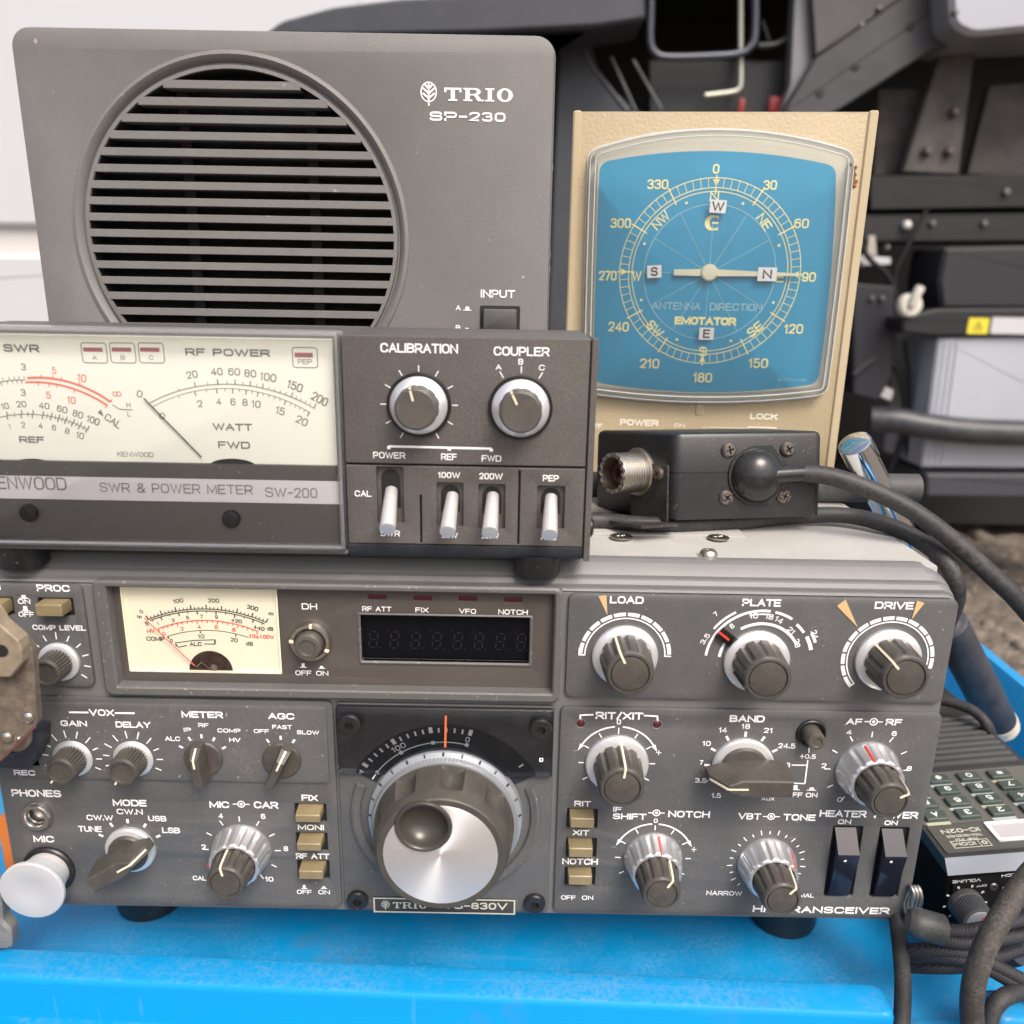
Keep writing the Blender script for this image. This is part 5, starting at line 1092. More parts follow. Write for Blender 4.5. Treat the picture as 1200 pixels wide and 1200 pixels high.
pl_o = [(u+5.5, v+dR+1.0)]+pl_o[6:-6]+[(u+5.5, v-dR-.8), (u+dR*1.15, v-4), (u+dR*1.15, v+4)]
g.stack(PC, [(fil(pl_o, .3, 2), -.2), (fil(pl_o, .3, 2), .8)])
g.lathe(PC, u, v, [(dR*1.0, .4), (dR*.99, 1.4), (dR*.95, 2.6), (dR*.86, 4.3), (dR*.7, 6.0), (dR*.48, 7.3), (dR*.24, 7.9), (.05, 8.1)], 0, n)
g.tube([PC.map(u+2, v+.2, 4.2), PC.map(u+dR+1, v+.6, 4.2), PC.map(u+dR+7.5, v+.8, 4.2)], 3.3, 0, 20, 4)
g.build('cable_dome', [mat('dome_black', (.015, .015, .016), .16, dust=(.3, (.14, .13, .12), 160))], C_)
SCR = mat('blackened_screw', (.16, .14, .12), .35, .8, dust=(.4, (.3, .25, .2), 300))
for i, (x, y) in enumerate(((660, 190), (936, 186), (648, 413), (918, 406))): cross_screw(C_, PC, *PC.uv(*Z(cCO, x, y), .8), 2.9, SCR, -.1, 1.5, rot=15+20*i)
# left end with the socket and the bracket
eL = Vector((18, -47, 0)).normalized(); PL = PlaneX(FC, (-18, 47, 0), eL, (0, 0, 1)); LL = Vector((18, 47)).length
g = G(); bz0, bz1 = LL-24, LL-2.2
g.slab(PL, fil([(bz0, -1.2), (bz1, -1.2), (bz1, chh*.63), (bz0, chh*.63)], 1.2), .1, 1.0)
g.slab(Plane(FC, 'top', -1.9), [(-26, 40), (-31, 30), (-14, -6), (1.5, -2.5), (1.5, 4), (-14, 44)], 0, 1.0)
g.build('bracket', [mat('bracket_black', (.03, .029, .028), .45, .3, dust=(.5, (.25, .22, .18), 200))], C_)
g = G(); g.slab(Plane(FC, 'top', -1.9), [(cw-10, 30), (cw+9, 30), (cw+9, 46), (cw-10, 46)], 0, 1.0); g.build('bracket', [MATS['bracket_black']], C_)
uu, vv = PL.uv(*Z(cCO, 222, 293), 1.5); g = G(); N = 96
g.lathe(PL, uu, vv, [(9.6, 0), (9.6, 1.2), (9.2, 1.6), (8, 1.6)], 0, N)
prof = [(7.6, 1.4)]
for k in range(9): prof += [(7.6, 2.0+k*1.15), (7.9, 2.35+k*1.15), (7.9, 2.7+k*1.15), (7.6, 3.05+k*1.15)]
g.lathe(PL, uu, vv, prof+[(7.9, 12.7)], 0, N, True, False)
to = [(circ(uu, vv, 7.9, N), 12.7)]
def teeth(r): return [PL.map(uu+r*math.cos(2*PI*i/N), vv+r*math.sin(2*PI*i/N), 12.9+.9*(.5+.5*math.cos(16*2*PI*i/N))) for i in range(N)]
g.loft([[PL.map(uu+7.9*math.cos(2*PI*i/N), vv+7.9*math.sin(2*PI*i/N), 12.7) for i in range(N)], teeth(7.9), teeth(6.4), [PL.map(uu+6.3*math.cos(2*PI*i/N), vv+6.3*math.sin(2*PI*i/N), 5) for i in range(N)]], 0, False, False)
so = g.build('coaxial_socket', [NICKEL], C_)
g = G(); g.lathe(PL, uu, vv, [(6.3, 8), (4.6, 9), (2.6, 11), (2.2, 11), (2.1, 6), (.05, 6)], 0, 32); g.build('socket_insulator', [mat('brown_insulator', (.10, .035, .025), .4)], so)
cross_screw(C_, PL, *PL.uv(*Z(cCO, 328, 300), 1.2), 2.8, SCR, .9, 1.5, rot=35)
# cable from the dome, arching off to the right
st0 = Vector(FC.loc)+FC.R @ Vector(PC.map(u+dR+6.5, v+.8, 4.2))
CAB = mat('cable_grey_black', (.022, .022, .023), .52, bump=(1200, .3), var=.25, vscale=100, dust=(.5, (.13, .122, .11), 45))
pts = [st0, world_pt(972, 558, st0.y-2), world_pt(1018, 573, st0.y-6), world_pt(1070, 599, st0.y-10), world_pt(1120, 636, st0.y-14), world_pt(1165, 677, st0.y-18), world_pt(1200, 712, st0.y-20), world_pt(1270, 800, st0.y-22), world_pt(1330, 920, st0.y-24)]
loc_ = lambda q: FC.Ri @ (Vector(q)-FC.loc)
G().tube([loc_(q) for q in pts], 3.45, 0, 18).build('cable', [CAB], C_)
# second cable lying on the transceiver
pts = [world_z(640, 616, 160), world_z(700, 610, 159.6), world_z(760, 615, 159.4), world_z(850, 612, 159.4), world_z(930, 605, 159.8), world_pt(990, 604, 58), world_pt(1045, 617, 48), world_pt(1090, 642, 38), world_pt(1114, 668, 30), world_pt(1121, 698, 30), world_pt(1108, 735, 40), world_pt(1090, 785, 54), world_pt(1078, 850, 62)]
o = G().tube([q for q in pts], 3.25, 0, 18).build('cable', [CAB]); put(o, 'black cable lying across the transceiver top below the coupler box and dropping over its edge', 'cable')
# black tube behind the coupler
a, b_ = world_pt(655, 569, 101), world_pt(1076, 572, 96)
o = G().tube([a, a+(b_-a)*.985, a+(b_-a)*.997, b_], 6.4, 0, 28, 1, True, lambda t: 6.4 if t < .5 else (6.4 if t < .8 else 5.4 if t > .99 else 6.2)).build('tube', [mat('tube_dark_grey', (.05, .05, .05), .6, bump=(900, .3), dust=(.4, (.16, .155, .15), 60))]); put(o, 'dark grey rubber tube lying behind the coupler box on the transceiver', 'tube')
# chrome rod with a black lower sleeve and a cream collar
a, b_ = world_pt(1001, 519, 84), world_z(1170, 846, 13); d = (b_-a).normalized(); LR = (b_-a).length; org = Vector((b_.x, b_.y, 0))
CHR = mat('bright_chrome', (.78, .79, .80), .07, 1)
o = thing('chrome_rod', Frame(org), 'shiny chrome rod with capped top and black lower sleeve, leaning beside the beige indicator', 'rod')
at_ = lambda t: a+d*t-org
G().tube([at_(0), at_(.4), at_(1.2), at_(10.5), at_(10.9), at_(11.3), at_(LR*.60)], 6.4, 0, 40, 1, True, lambda t: 6.0 if t < .05 else 6.8 if t < .3 else 6.9 if t < .55 else 6.4).build('rod', [CHR], o)
G().tube([at_(LR*.57), at_(LR*.575), at_(LR*.8), at_(LR-2)], 9.6, 0, 28, 1, True, lambda t: 8.8 if t < .1 else 9.6).build('sleeve', [mat('sleeve_black', (.030, .033, .040), .5, bump=(800, .3), dust=(.4, (.15, .16, .18), 60))], o)
G().tube([at_(LR-2.5), at_(LR-2), at_(LR+1.5), at_(LR+2), at_(LR+5), at_(LR+5.5)], 9.6, 0, 28, 1, True, lambda t: (8.8, 9.9, 10, 9.0, 9.7, 8.8)[min(5, int(t*5+.5))]).build('collar', [mat('cream_collar', (.60, .55, .44), .6, bump=(600, .5))], o)
pts = [world_pt(1090, 818, 120), world_pt(1118, 824, 112), world_pt(1142, 834, 104), world_pt(1158, 852, 98), world_pt(1164, 880, 100)]
o = G().tube(pts, 2.6, 0, 12).build('thin_cable', [RUB]); put(o, 'thin black cable curling between the cream collar and the handheld radio', 'cable')

# ================================================================== HANDHELD RADIO
rR = Euler((0, rad(-6.5), 0)).to_matrix(); nearp = world_pt(1106, 1006, 15); HT = 32.0
FW = Frame(nearp-rR @ Vector((0, 3.0, HT)), (0, rad(-6.5), 0)); PWt = Plane(FW, 'top', HT); PWf = Plane(FW, 'front', 0)
W_ = thing('handheld_radio', FW, 'black handheld radio lying on its back with keypad facing up, right of the transceiver', 'handheld radio')
WD, WL = 66, 168
wo = lambda k, b=0: [(k, b), (WD-k, b), (WD-k, WL), (k, WL)]
g = G(); g.loft(zl([(fil(wo(2, 2.2), 3), -14), (fil(wo(.2, 1.4), 3), -12), (fil(wo(0, .8), 3), 24), (fil(wo(.2, .3), 2.5), 26.0), (fil(wo(.6, 1.2), 2), 26.5)]))
g.build('body', [mat('radio_body_black', (.012, .011, .010), .75, spec=.06, bump=(1500, .2))], W_)
g = G(); g.loft([[(.3, 0, 26.4), (WD-.3, 0, 26.4), (WD-.3, 2.6, HT), (.3, 2.6, HT)], [(.3, 60, 26.4), (WD-.3, 60, 26.4), (WD-.3, 60, HT), (.3, 60, HT)]]); g.loft([[(.3, 60, 26.4), (WD-.3, 60, 26.4), (WD-.3, 60, HT), (.3, 60, HT)], [(.3, WL, 26.4), (WD-.3, WL, 26.4), (WD-.3, WL, HT-1), (.3, WL, HT-1)]])
g.build('face_block', [mat('radio_face_black', (.03, .03, .029), .45, bump=(1500, .2))], W_)
g = G(); g.loft([[(.2, -.25, 26.6), (WD-.2, -.25, 26.6), (WD-.2, 2.55, HT+.15), (.2, 2.55, HT+.15)], [(.4, .4, 26.6), (WD-.4, .4, 26.6), (WD-.4, 3.1, HT+.15), (.4, 3.1, HT+.15)]]); g.build('sky_sheen_strip', [mat('sky_sheen_grey', (.27, .295, .33), .5, bump=(900, .2))], W_)  # front bevel coloured pale for the sky it reflects
def wt(x, y, w=0): return PWt.uv(*Z(cL, x, y), w)
OL = mat('olive_plate', (.115, .112, .096), .42, bump=(1500, .2), var=.04, vscale=100)
# label plate and keypad plate
a, b_ = wt(360, 700), wt(250, 545); ky0 = b_[1]
g = G(); g.slab(PWt, rr(2.2, WD-2.2, 5.2, ky0, 1), -.5, .5); lp = g.build('label_plate', [mat('label_plate_dark', (.072, .072, .060), .4, bump=(1500, .2))], W_)
I = Ink(PWt, .6).use(cL); I.t('IC-02N', 308, 545, 554, 578, .03, 0, 0, True); I.t('TRANSCEIVER', 340, 560, 588, 602, .02, 0, 0, True); I.t('VHF FM', 395, 540, 608, 623, .02, 0, 0, True)
a, b_ = I.uv(372, 650), I.uv(608, 622); I.t('ICOM', 385, 520, 634, 654, .03, 0, 0, True)
u0, u1, v0, v1 = I.uv(375, 645)[0], I.uv(605, 640)[0], I.uv(490, 665)[1], I.uv(490, 620)[1]
for e in ((u0, u1, v0, v0+.35), (u0, u1, v1-.35, v1), (u0, u0+.35, v0, v1), (u1-.35, u1, v0, v1), (u1-4.2, u1-3.9, v0, v1)): I.poly(rr(*e))
I.arc(u1-2.1, (v0+v1)/2, .5, 1.1, 0, 360)
I.build('printed_lettering', [mat('label_print', (.62, .62, .52), .5)], lp)
# lcd
u0 = wt(600, 580)[0]; v0, v1 = wt(640, 640)[1], wt(600, 528)[1]
g = G(); g.stack(PWt, [(rr(u0, u0+27, v0, v1, .8, 3), 0), (rr(u0, u0+27, v0, v1, .8, 3), 1.3), (rr(u0+1.5, u0+25.5, v0+1.2, v1-1.2, .4, 3), 1.4), (rr(u0+1.9, u0+25.1, v0+1.6, v1-1.6, .3, 3), .7)], 0, False, True)
lc = g.build('display_frame', [mat('display_frame_white', (.78, .78, .76), .4)], W_); G().slab(PWt, rr(u0+1.8, u0+25.2, v0+1.5, v1-1.5), .6, .85).build('display', [mat('lcd_pinkish', (.44, .42, .42), .12)], lc)
# keypad
g = G(); kp3, kp2, kpu = wt(470, 462, 1.5), wt(655, 440, 1.5), wt(410, 392, 1.5)
pu_, pv_ = kp2[0]-kp3[0], kpu[1]-kp3[1]; ktop = kp3[1]+pv_*3.75
g.slab(PWt, rr(1.6, WD-1.6, ky0+.6, ktop, 1), -.5, .35); kp = g.build('keypad_plate', [OL], W_)
KEY = mat('key_green_black', (.055, .075, .062), .5, bump=(1500, .2))
rows = ['A321', 'B654', 'C987', 'D#0*']
Ik = Ink(PWt, 2.05); St = {0: Ink(PWt, .45), 1: Ink(PWt, .45)}
for r_, row in enumerate(rows):
    for c_ in range(4):
        u = kp3[0]+pu_*(c_-1); v = kp3[1]+pv_*r_
        g = G(); g.stack(PWt, [(rr(u-4.6, u+4.6, v-2.9, v+2.9, .6, 3), .2), (rr(u-4.5, u+4.5, v-2.8, v+2.8, .6, 3), 1.7), (rr(u-4.1, u+4.1, v-2.4, v+2.4, .5, 3), 2.0)])
        k = g.build('key', [KEY], W_)
        I = Ink(PWt, 2.06); ch = row[c_]; I.tm(ch, u, v, 2.6 if ch != '1' else 1.2, 3.0, 0, .03, 0, True); I.build('key_legend', [mat('legend_pale', (.74, .76, .70), .5)], k)
        if (r_+c_) % 2 == 0 or c_ == 2: St[(r_ + c_) % 3 == 0].poly(rr(u-5.2, u+4.4, v-pv_*.5-1.0, v-pv_*.5+1.0))
St[0].build('key_stripes', [mat('stripe_blue_grey', (.42, .47, .47), .5)], kp); St[1].build('key_stripes', [mat('stripe_olive', (.46, .47, .33), .5)], kp)
g = G()
for k in range(9): g.box((3, ktop+4+k*4.6, HT-1), (WD-3, ktop+6.6+k*4.6, HT+1.5), 0, .5)
g.build('speaker_louvres', [mat('louvre_grey', (.07, .07, .07), .45, bump=(1500, .2))], W_)
# end panel with the knobs (upside down for us)
cW = (1080, 980, 9.23)
def wf(x, y, w=0): return PWf.uv(*Z(cW, x, y), w)
g = G(); g.slab(PWf, rr(2.5, WD-2.5, 3, 24.5, 1.2, 3), -2.5, .35); ep = g.build('end_panel', [mat('end_panel_black', (.010, .010, .011), .6, spec=.15)], W_)
I = Ink(PWf, .5).use(cW); I.t('VOLUME', 333, 640, 466, 498, .03, 0, 0, True); I.t('SQUELCH', 865, 1240, 396, 428, .03, 0, 0, True); I.t('OFF', 590, 705, 523, 545, .02, 0, 0, True)
kv = I.uv(470, 720); ks = I.uv(1075, 640)
for cc in (kv, ks):
    for k in range(8): I.poly([pol(cc[0]+dx, cc[1]+dy, 1, 0) for dx, dy in ()]) if False else I.tick(*cc, 7.4, 8.6, -135+38*k, .8)
I.build('printed_lettering', [mat('end_print', (.7, .7, .68), .5)], ep)
cross_screw(W_, PWf, *wf(768, 535), 1.7, SCR, .3, .8)
for cc in (kv, ks):
    g = G(); N = 240
    g.stack(PWf, [(circ(*cc, 6.6, N), .2), (circ(*cc, 6.6, N), 2.6), (flute(*cc, 6.4, 40, .35, N), 3.0), (flute(*cc, 6.1, 40, .35, N), 9.6), (circ(*cc, 5.9, N), 10.4), (circ(*cc, 5.2, N), 10.8), (circ(*cc, 2, N), 10.7)])
    k = g.build('control_knob', [mat('radio_knob_grey', (.075, .075, .078), .4)], W_)
    G().lathe(PWf, *cc, [(5.0, 10.5), (5.0, 11.0), (4.4, 11.3), (.05, 11.35)], 0, 40).build('knob_cap', [mat('blue_grey_cap', (.42, .44, .48), .3, .5)], k)
    I = Ink(PWf, 11.45); I.arc(cc[0]+1.2, cc[1]+2.2, 0, .7, 0, 360); I.build('index_dot', [REDP], k)
# split ring hanging by the radio
c0 = world_pt(1066, 1056, -2)
o = G()
for dk in (0, 1.3, 2.6):
    o.tube([c0+Vector((dk+.35*math.sin(3*t), 5.5*math.cos(t)*.45, 6.4*math.sin(t))) for t in [2*PI*i/28 for i in range(29)]], .65, 0, 8, 1)
o = o.build('metal_ring', [NICKEL]); put(o, 'small nickel ring beside the lower right corner of the transceiver', 'ring')

# ================================================================== CORDS AT THE RIGHT
def braid(name='black_braid'):
    if name in MATS: return MATS[name]
    m = mat(name, (.020, .020, .024), .6); n = m.node_tree.nodes; L = m.node_tree.links
    tc = n.new('ShaderNodeTexCoord'); b = n.new('ShaderNodeBump'); b.inputs['Strength'].default_value = 1; b.inputs['Distance'].default_value = .0002
    mul = n.new('ShaderNodeMath'); mul.operation = 'MULTIPLY'; src = []
    for d in ((1, 0, 1), (1, 0, -1)):
        w_ = n.new('ShaderNodeTexWave'); w_.inputs['Scale'].default_value = 420; mp = n.new('ShaderNodeMapping'); mp.inputs['Rotation'].default_value = (0, rad(38*d[2]), 0)
        L.new(tc.outputs['Object'], mp.inputs[0]); L.new(mp.outputs[0], w_.inputs[0]); src.append(w_)
    L.new(src[0].outputs[1], mul.inputs[0]); L.new(src[1].outputs[1], mul.inputs[1]); L.new(mul.outputs[0], b.inputs['Height']); L.new(b.outputs[0], n['Principled BSDF'].inputs['Normal'])
    r = n.new('ShaderNodeMix'); r.data_type = 'RGBA'; r.inputs[6].default_value = (.010, .010, .012, 1); r.inputs[7].default_value = (.055, .055, .065, 1); L.new(mul.outputs[0], r.inputs[0]); L.new(r.outputs[2], n['Principled BSDF'].inputs['Base Color'])
    return m
BR = braid()
o = thing('braided_lead', Frame(world_pt(1068, 1085, -14)), 'black braided lead with a grey plug, looping in front of the handheld radio', 'lead'); org = Vector(o.location)*1000
wl = lambda L_: [world_pt(*q)-org for q in L_]
a = wl([(1064, 1078, -13), (1076, 1082, -14), (1104, 1090, -15)]); G().tube([a[0], a[0]+(a[1]-a[0])*.5, a[1], a[2], a[2]+Vector((.4, 0, 0))], 5.6, 0, 28, 1, True, lambda t: 3.8 if t < .05 else 4.9 if t < .35 else 5.3 if t < .9 else 4.4).build('plug', [mat('plug_grey', (.036, .038, .036), .5, bump=(900, .2), dust=(.3, (.2, .2, .19), 80))], o)
for k, L_ in enumerate(([(1102, 1085, -14), (1130, 1086, -15), (1165, 1080, -16), (1215, 1068, -12), (1260, 1050, -4)], [(1102, 1096, -15), (1130, 1100, -17), (1170, 1096, -18), (1220, 1086, -15), (1265, 1070, -8)])):
    G().tube(wl([(x, y+5, Y) for x, y, Y in L_]), 2.3, 0, 14).build('cord', [BR], o)
G().tube(wl([(1058, 1114, -8), (1080, 1113, -12), (1115, 1115, -16), (1145, 1122, -19), (1175, 1136, -22), (1230, 1165, -26), (1280, 1195, -28)]), 2.4, 0, 14).build('cord', [BR], o)
G().tube(wl([(1060, 1121, -7), (1085, 1120, -12), (1120, 1122, -17), (1150, 1131, -20), (1180, 1147, -23), (1235, 1178, -27), (1285, 1210, -29)]), 2.5, 0, 14).build('cord', [BR], o)
G().tube(wl([(1066, 1132, -7), (1100, 1133, -13), (1135, 1131, -16), (1165, 1122, -14), (1195, 1112, -10)]), 2.5, 0, 14).build('cord', [BR], o)
g = G(); g.tube([world_pt(1160, 1120, -6)-org, world_pt(1180, 1115, -8)-org, world_pt(1192, 1112, -10)-org], 5.5, 0, 20, 2); g.build('strain_relief', [NAVY], o)
DK = mat('cable_dusty', (.032, .028, .024), .65, bump=(1100, .6), var=.3, vscale=120, dust=(.7, (.20, .175, .145), 80))
pts = [world_pt(*q) for q in ((1290, 960, -6), (1240, 995, -16), (1206, 1026, -24), (1176, 1070, -32), (1152, 1116, -38), (1140, 1160, -42), (1140, 1205, -45), (1150, 1260, -48))]
pts += [Vector((pts[-1].x-2, -62, -22)), Vector((pts[-1].x, -66, -120)), Vector((pts[-1].x+12, -70, -325)), Vector((pts[-1].x+60, -120, -331))]
o = G().tube(pts, 3.6, 0, 18).build('cable', [DK]); put(o, 'dusty grey cable curving down in front of the handheld radio', 'cable')
pts = [world_pt(*q) for q in ((1158, 1215, -34), (1160, 1192, -32), (1170, 1174, -30), (1188, 1164, -27), (1215, 1160, -24), (1260, 1165, -22))]
o = G().tube(pts, 2.9, 0, 16).build('cable', [RUB]); put(o, 'short black cable bend at the bottom right beside the second blue rib', 'cable')
pts = [world_pt(*q) for q in ((1049, 1050, 6), (1051, 1078, 0), (1055, 1110, -8), (1058, 1150, -18), (1057, 1190, -26), (1052, 1230, -34), (1040, 1290, -44))]
pts += [Vector((pts[-1].x-2, -62, -22)), Vector((pts[-1].x, -66, -120)), Vector((pts[-1].x+12, -70, -325)), Vector((pts[-1].x+60, -120, -331))]
o = G().tube(pts, 2.9, 0, 16).build('cable', [RUB]); put(o, 'black cable hanging down from the lower right corner of the transceiver', 'cable')

# ================================================================== BLUE CRATE
BLU = mat('blue_plastic', (.0, .265, .58), .42, scratch=((.24, .36, .48), .10), bump=(500, .15), dust=(.36, (.24, .31, .37), 42, True)); 
FB = Frame((0, -12.8, 0), (0, 0, rad(-1.7)))
B_ = thing('blue_crate', FB, 'bright blue plastic crate lid with raised ribs, dusty, carrying the radio equipment', 'crate')
xs_ = 158.0; g = G(); g.box((-420, .5, FLZ-10), (318, 420, FLZ), 0, 1.0); g.box((-420, -42, FLZ-10), (318, 2, -11), 0, 2); lid = g.build('lid', [BLU], B_)
PB = Plane(FB, 'top', 0)
def rib(x0, x1):
    g = G(); f = lambda k: fil([(x0+k, -13.5+k*.6), (x1-k, -13.5+k*.6), (x1-k, .2-k*.6), (x0+k, .2-k*.6)], 4, 6)
    f2 = lambda k: fil([(x0-k, -13.5-k), (x1+k, -13.5-k), (x1+k, 1.2), (x0-k, 1.2)], 4, 6)
    g.stack(PB, [(f2(2.0), FLZ-2), (f2(.4), -9), (f(0), 3.0), (f(.5), 4.6), (f(1.4), 5.4), (f(2.6), 5.7)]); return g.build('rib', [BLU], B_)
xr_ = PB.uv(1041, 1172, 4)[0]; rib(-190, xr_); xl2 = PB.uv(1166, 1195, 4)[0]; rib(xl2, 300)
rib(-420, -196)
g = G(); g.box((xr_+1, -13, FLZ-4), (xl2-1, 1.5, -10.4), 0, 2)
g.build('front_ledge', [BLU], B_)
# right rim
g = G(); g.loft([[(x, y, z) for x, z in ((276, FLZ-2), (294, 22), (296, 25.5), (302, 26), (304, 24), (304, -30))] for y in (-12, 430)]); g.build('rim', [BLU], B_)
g = G(); g.box((-418, -40, -334), (316, 418, -18), 0, 3); g.build('crate_body', [BLU], B_)

# ================================================================== LEFT EDGE
MET = mat('worn_metal', (.125, .098, .074), .7, .1, bump=(600, .5), var=.4, vscale=330, dust=(.45, (.27, .22, .17), 150))
BGM = mat('beige_metal', (.26, .21, .145), .6, .1, bump=(600, .4), var=.25, vscale=300, dust=(.25, (.13, .10, .075), 150))
ql = lambda x, y, Y: world_pt(x/6, 730+y/6, Y)
FL = Frame((-215, -34, 5)); fl_ = lambda P_, Y, th, m, name, par, r=1.5: None
H_ = thing('clamp_bracket', FL, 'worn grey metal clamp bracket with rivets at the left edge, in front of the transceiver', 'bracket')
def platepx(P_, Y, th, r):
    o = []
    for x, y in P_: q = ql(x, y, Y); o.append((q.x-FL.loc.x, q.z-FL.loc.z))
    o = fil(o, r, 4); pl = Plane(FL, 'front', FL.loc.y-Y)
    return G().stack(pl, [(o, -th), (o, -.4), (inset(o, .4), 0)])
platepx([(-330, 140), (120, 132), (196, 140), (226, 196), (240, 430), (258, 690), (254, 722), (0, 972), (-330, 1000)], -30, 3, [1, .5, 1.2, 1.2, 2, .8, .8, 1, 1]).build('plate', [MET], H_)
g = platepx([(-330, -60), (-60, -80), (0, 15), (128, 126), (150, 190), (150, 285), (72, 384), (-330, 384)], -34, 5, .3); g.build('lug', [BGM], H_)
q = ql(5, 195, -34.1); g = Ink(Plane(FL, 'front', FL.loc.y+34.1)); g.w = .05; g.poly(circ(q.x-FL.loc.x, q.z-FL.loc.z, 2.3, 28, .9)); g.build('lug_hole', [GAP], H_)
I = []
PLQ = Plane(FL, 'front', FL.loc.y+30.2)
for x, y in ((203, 660), (52, 800), (138, 806)):
    q = ql(x, y, -30.2); r_ = 1.9 if x != 138 else 1.0
    G().lathe(PLQ, q.x-FL.loc.x, q.z-FL.loc.z, [(r_, 0), (r_*.9, .7), (r_*.55, 1.2), (.05, 1.35)], 0, 24).build('rivet', [mat('bright_rivet', (.66, .62, .55), .25, 1)], H_)
G().tube([Vector((q.x, q.y, q.z))-FL.loc for q in (ql(-200, 1050, -31), ql(0, 970, -31), ql(130, 848, -31), ql(250, 728, -31))], .3, 0, 8, 1).build('red_edge', [mat('dull_red', (.16, .05, .045), .6)], H_)
platepx([(60, 700), (194, 760), (196, 850), (180, 885), (130, 912), (70, 905), (20, 880)], -24, 2.5, 2).build('tongue', [BGM], H_)
g = G(); a = world_pt(-170, 900, -30)-FL.loc; g.box((a.x-16, -2, -5), (a.x+6, 8, a.z+20), 0, 1.5)
g.build('post', [MET], H_)
def polypx(P_, Y, th, r, bev=.5):
    o = [(lambda q: (q.x-FL.loc.x, q.z-FL.loc.z))(world_pt(x, y, Y)) for x, y in P_]; o = fil(o, r, 4); pl = Plane(FL, 'front', FL.loc.y-Y)
    return G().stack(pl, [(o, -th), (o, -bev), (inset(o, bev), 0)])
g = polypx([(-70, 1030), (-8, 1036), (0, 1052), (2, 1080), (12, 1090), (13, 1113), (-70, 1116)], -10, 5, 1.5, 1.0); g.build('cast_foot', [mat('cast_metal', (.22, .215, .205), .6, .25, bump=(700, .8), var=.15, vscale=150)], H_)
FN = Frame((-190, -3, 60)); 
g = G(); nv = []
oo = [(q.x, q.z) for q in (world_pt(x/6, 730+y/6, -9) for x, y in ((-300, 940), (66, 930), (150, 905), (196, 850), (200, 770), (266, 776), (264, 905), (196, 1036), (-300, 1012)))]
g.stack(Plane(W0, 'front', 9), [(oo, -8), (oo, -.6), (inset(oo, .6), 0)]); o = g.build('connector_plug', [NAVY]); put(o, 'dark navy angled plug pushed into the recess above REC', 'plug')
a = world_pt(-30, 985, -8); b_ = world_pt(9, 1024, -8)
g = G(); g.box((a.x, 4, b_.z-24), (b_.x, 26, a.z), 0, 1.2); o = g.build('orange_block', [mat('orange_plastic', (.62, .19, .04), .5)]); put(o, 'orange plastic block half hidden at the left edge below the dust capped socket', 'block')

# ================================================================== TRUCK BEHIND
YB = 1250
FG = Frame((0, YB, -330)); PG = Plane(FG)
V_ = thing('parked_truck', FG, 'white truck parked behind the equipment, its dark underside and frame rail showing', 'truck')
def gp(P_, w=0): return [PG.uv(x, y, w) for x, y in P_]
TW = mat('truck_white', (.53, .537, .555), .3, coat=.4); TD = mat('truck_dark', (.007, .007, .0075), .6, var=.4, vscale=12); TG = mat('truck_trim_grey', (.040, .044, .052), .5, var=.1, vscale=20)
TR = mat('rail_grey', (.052, .051, .055), .5, .2, var=.25, vscale=14, bump=(200, .4)); TC = mat('weathered_plate', (.088, .080, .072), .75, var=.35, vscale=18, bump=(150, .5))
def prism(name, P_, w, th, m, r=3, bev=2, par=V_, rs=4):
    o = fil(gp(P_, w), r, rs); return G().stack(PG, [(o, w-th), (o, w-bev), (inset(o, bev), w)]).build(name, [m], par)
prism('body_panel', [(-1500, -900), (745, -900), (748, 6), (560, 14), (480, 22), (410, 44), (370, 84), (340, 140), (330, 268), (-1500, 250)], 0, 60, TW, 4, 6)
prism('sill_panel', [(-1500, 282), (266, 300), (266, 470), (-1500, 450)], 14, 70, TW, 10, 8)
prism('body_groove', [(-1500, 240), (264, 256), (264, 310), (-1500, 292)], -14, 30, mat('panel_shadow_grey', (.55, .53, .50), .5), 1, 1)
prism('arch_trim', [(300, 46), (330, 24), (390, 8), (470, -2), (745, -14), (756, -8), (757, 22), (700, 31), (560, 38), (430, 41), (340, 42), (312, 60)], 30, 120, TG, 8, 5)
prism('splash_guard', [(655, 40), (690, 40), (700, 78), (722, 108), (775, 150), (770, 420), (640, 420)], -90, 40, TG, 6, 4)
g = G(); 
for L_ in ([(683, 42), (690, 72), (712, 100), (735, 130)], [(716, 66), (745, 130)], [(742, 70), (775, 128)]): g.tube([PG.map(*PG.uv(x, y, -88), -88) for x, y in L_], 2.6, 0, 8, 3)
g.build('guard_rib', [mat('rib_grey', (.10, .105, .112), .45)], V_)
prism('mud_flap', [(760, 70), (925, 70), (925, 420), (765, 420)], -110, 30, mat('flap_dark', (.013, .014, .016), .6), 4, 3)
u, v = PG.uv(500, 350, -120)
G().lathe(PG, u, v, [(170, -330), (262, -330), (282, -310), (286, -270), (284, -160), (276, -135), (250, -122), (214, -118), (208, -126), (176, -122), (170, -140), (160, -180), (40, -190)], 0, 96).build('tyre', [mat('tyre_rubber', (.035, .035, .036), .7, bump=(60, .6), dust=(.4, (.12, .11, .10), 14))], V_)
a = PG.uv(-1500, -900, -500); b_ = PG.uv(2200, 548, -700)
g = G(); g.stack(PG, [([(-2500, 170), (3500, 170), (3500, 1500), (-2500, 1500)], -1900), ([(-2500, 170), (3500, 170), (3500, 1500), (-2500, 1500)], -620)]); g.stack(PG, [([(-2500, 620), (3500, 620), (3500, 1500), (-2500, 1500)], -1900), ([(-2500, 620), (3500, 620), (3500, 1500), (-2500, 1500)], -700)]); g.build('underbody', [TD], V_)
g = G()
q = lambda x, y, w: Vector(PG.map(*PG.uv(x, y, w), w))
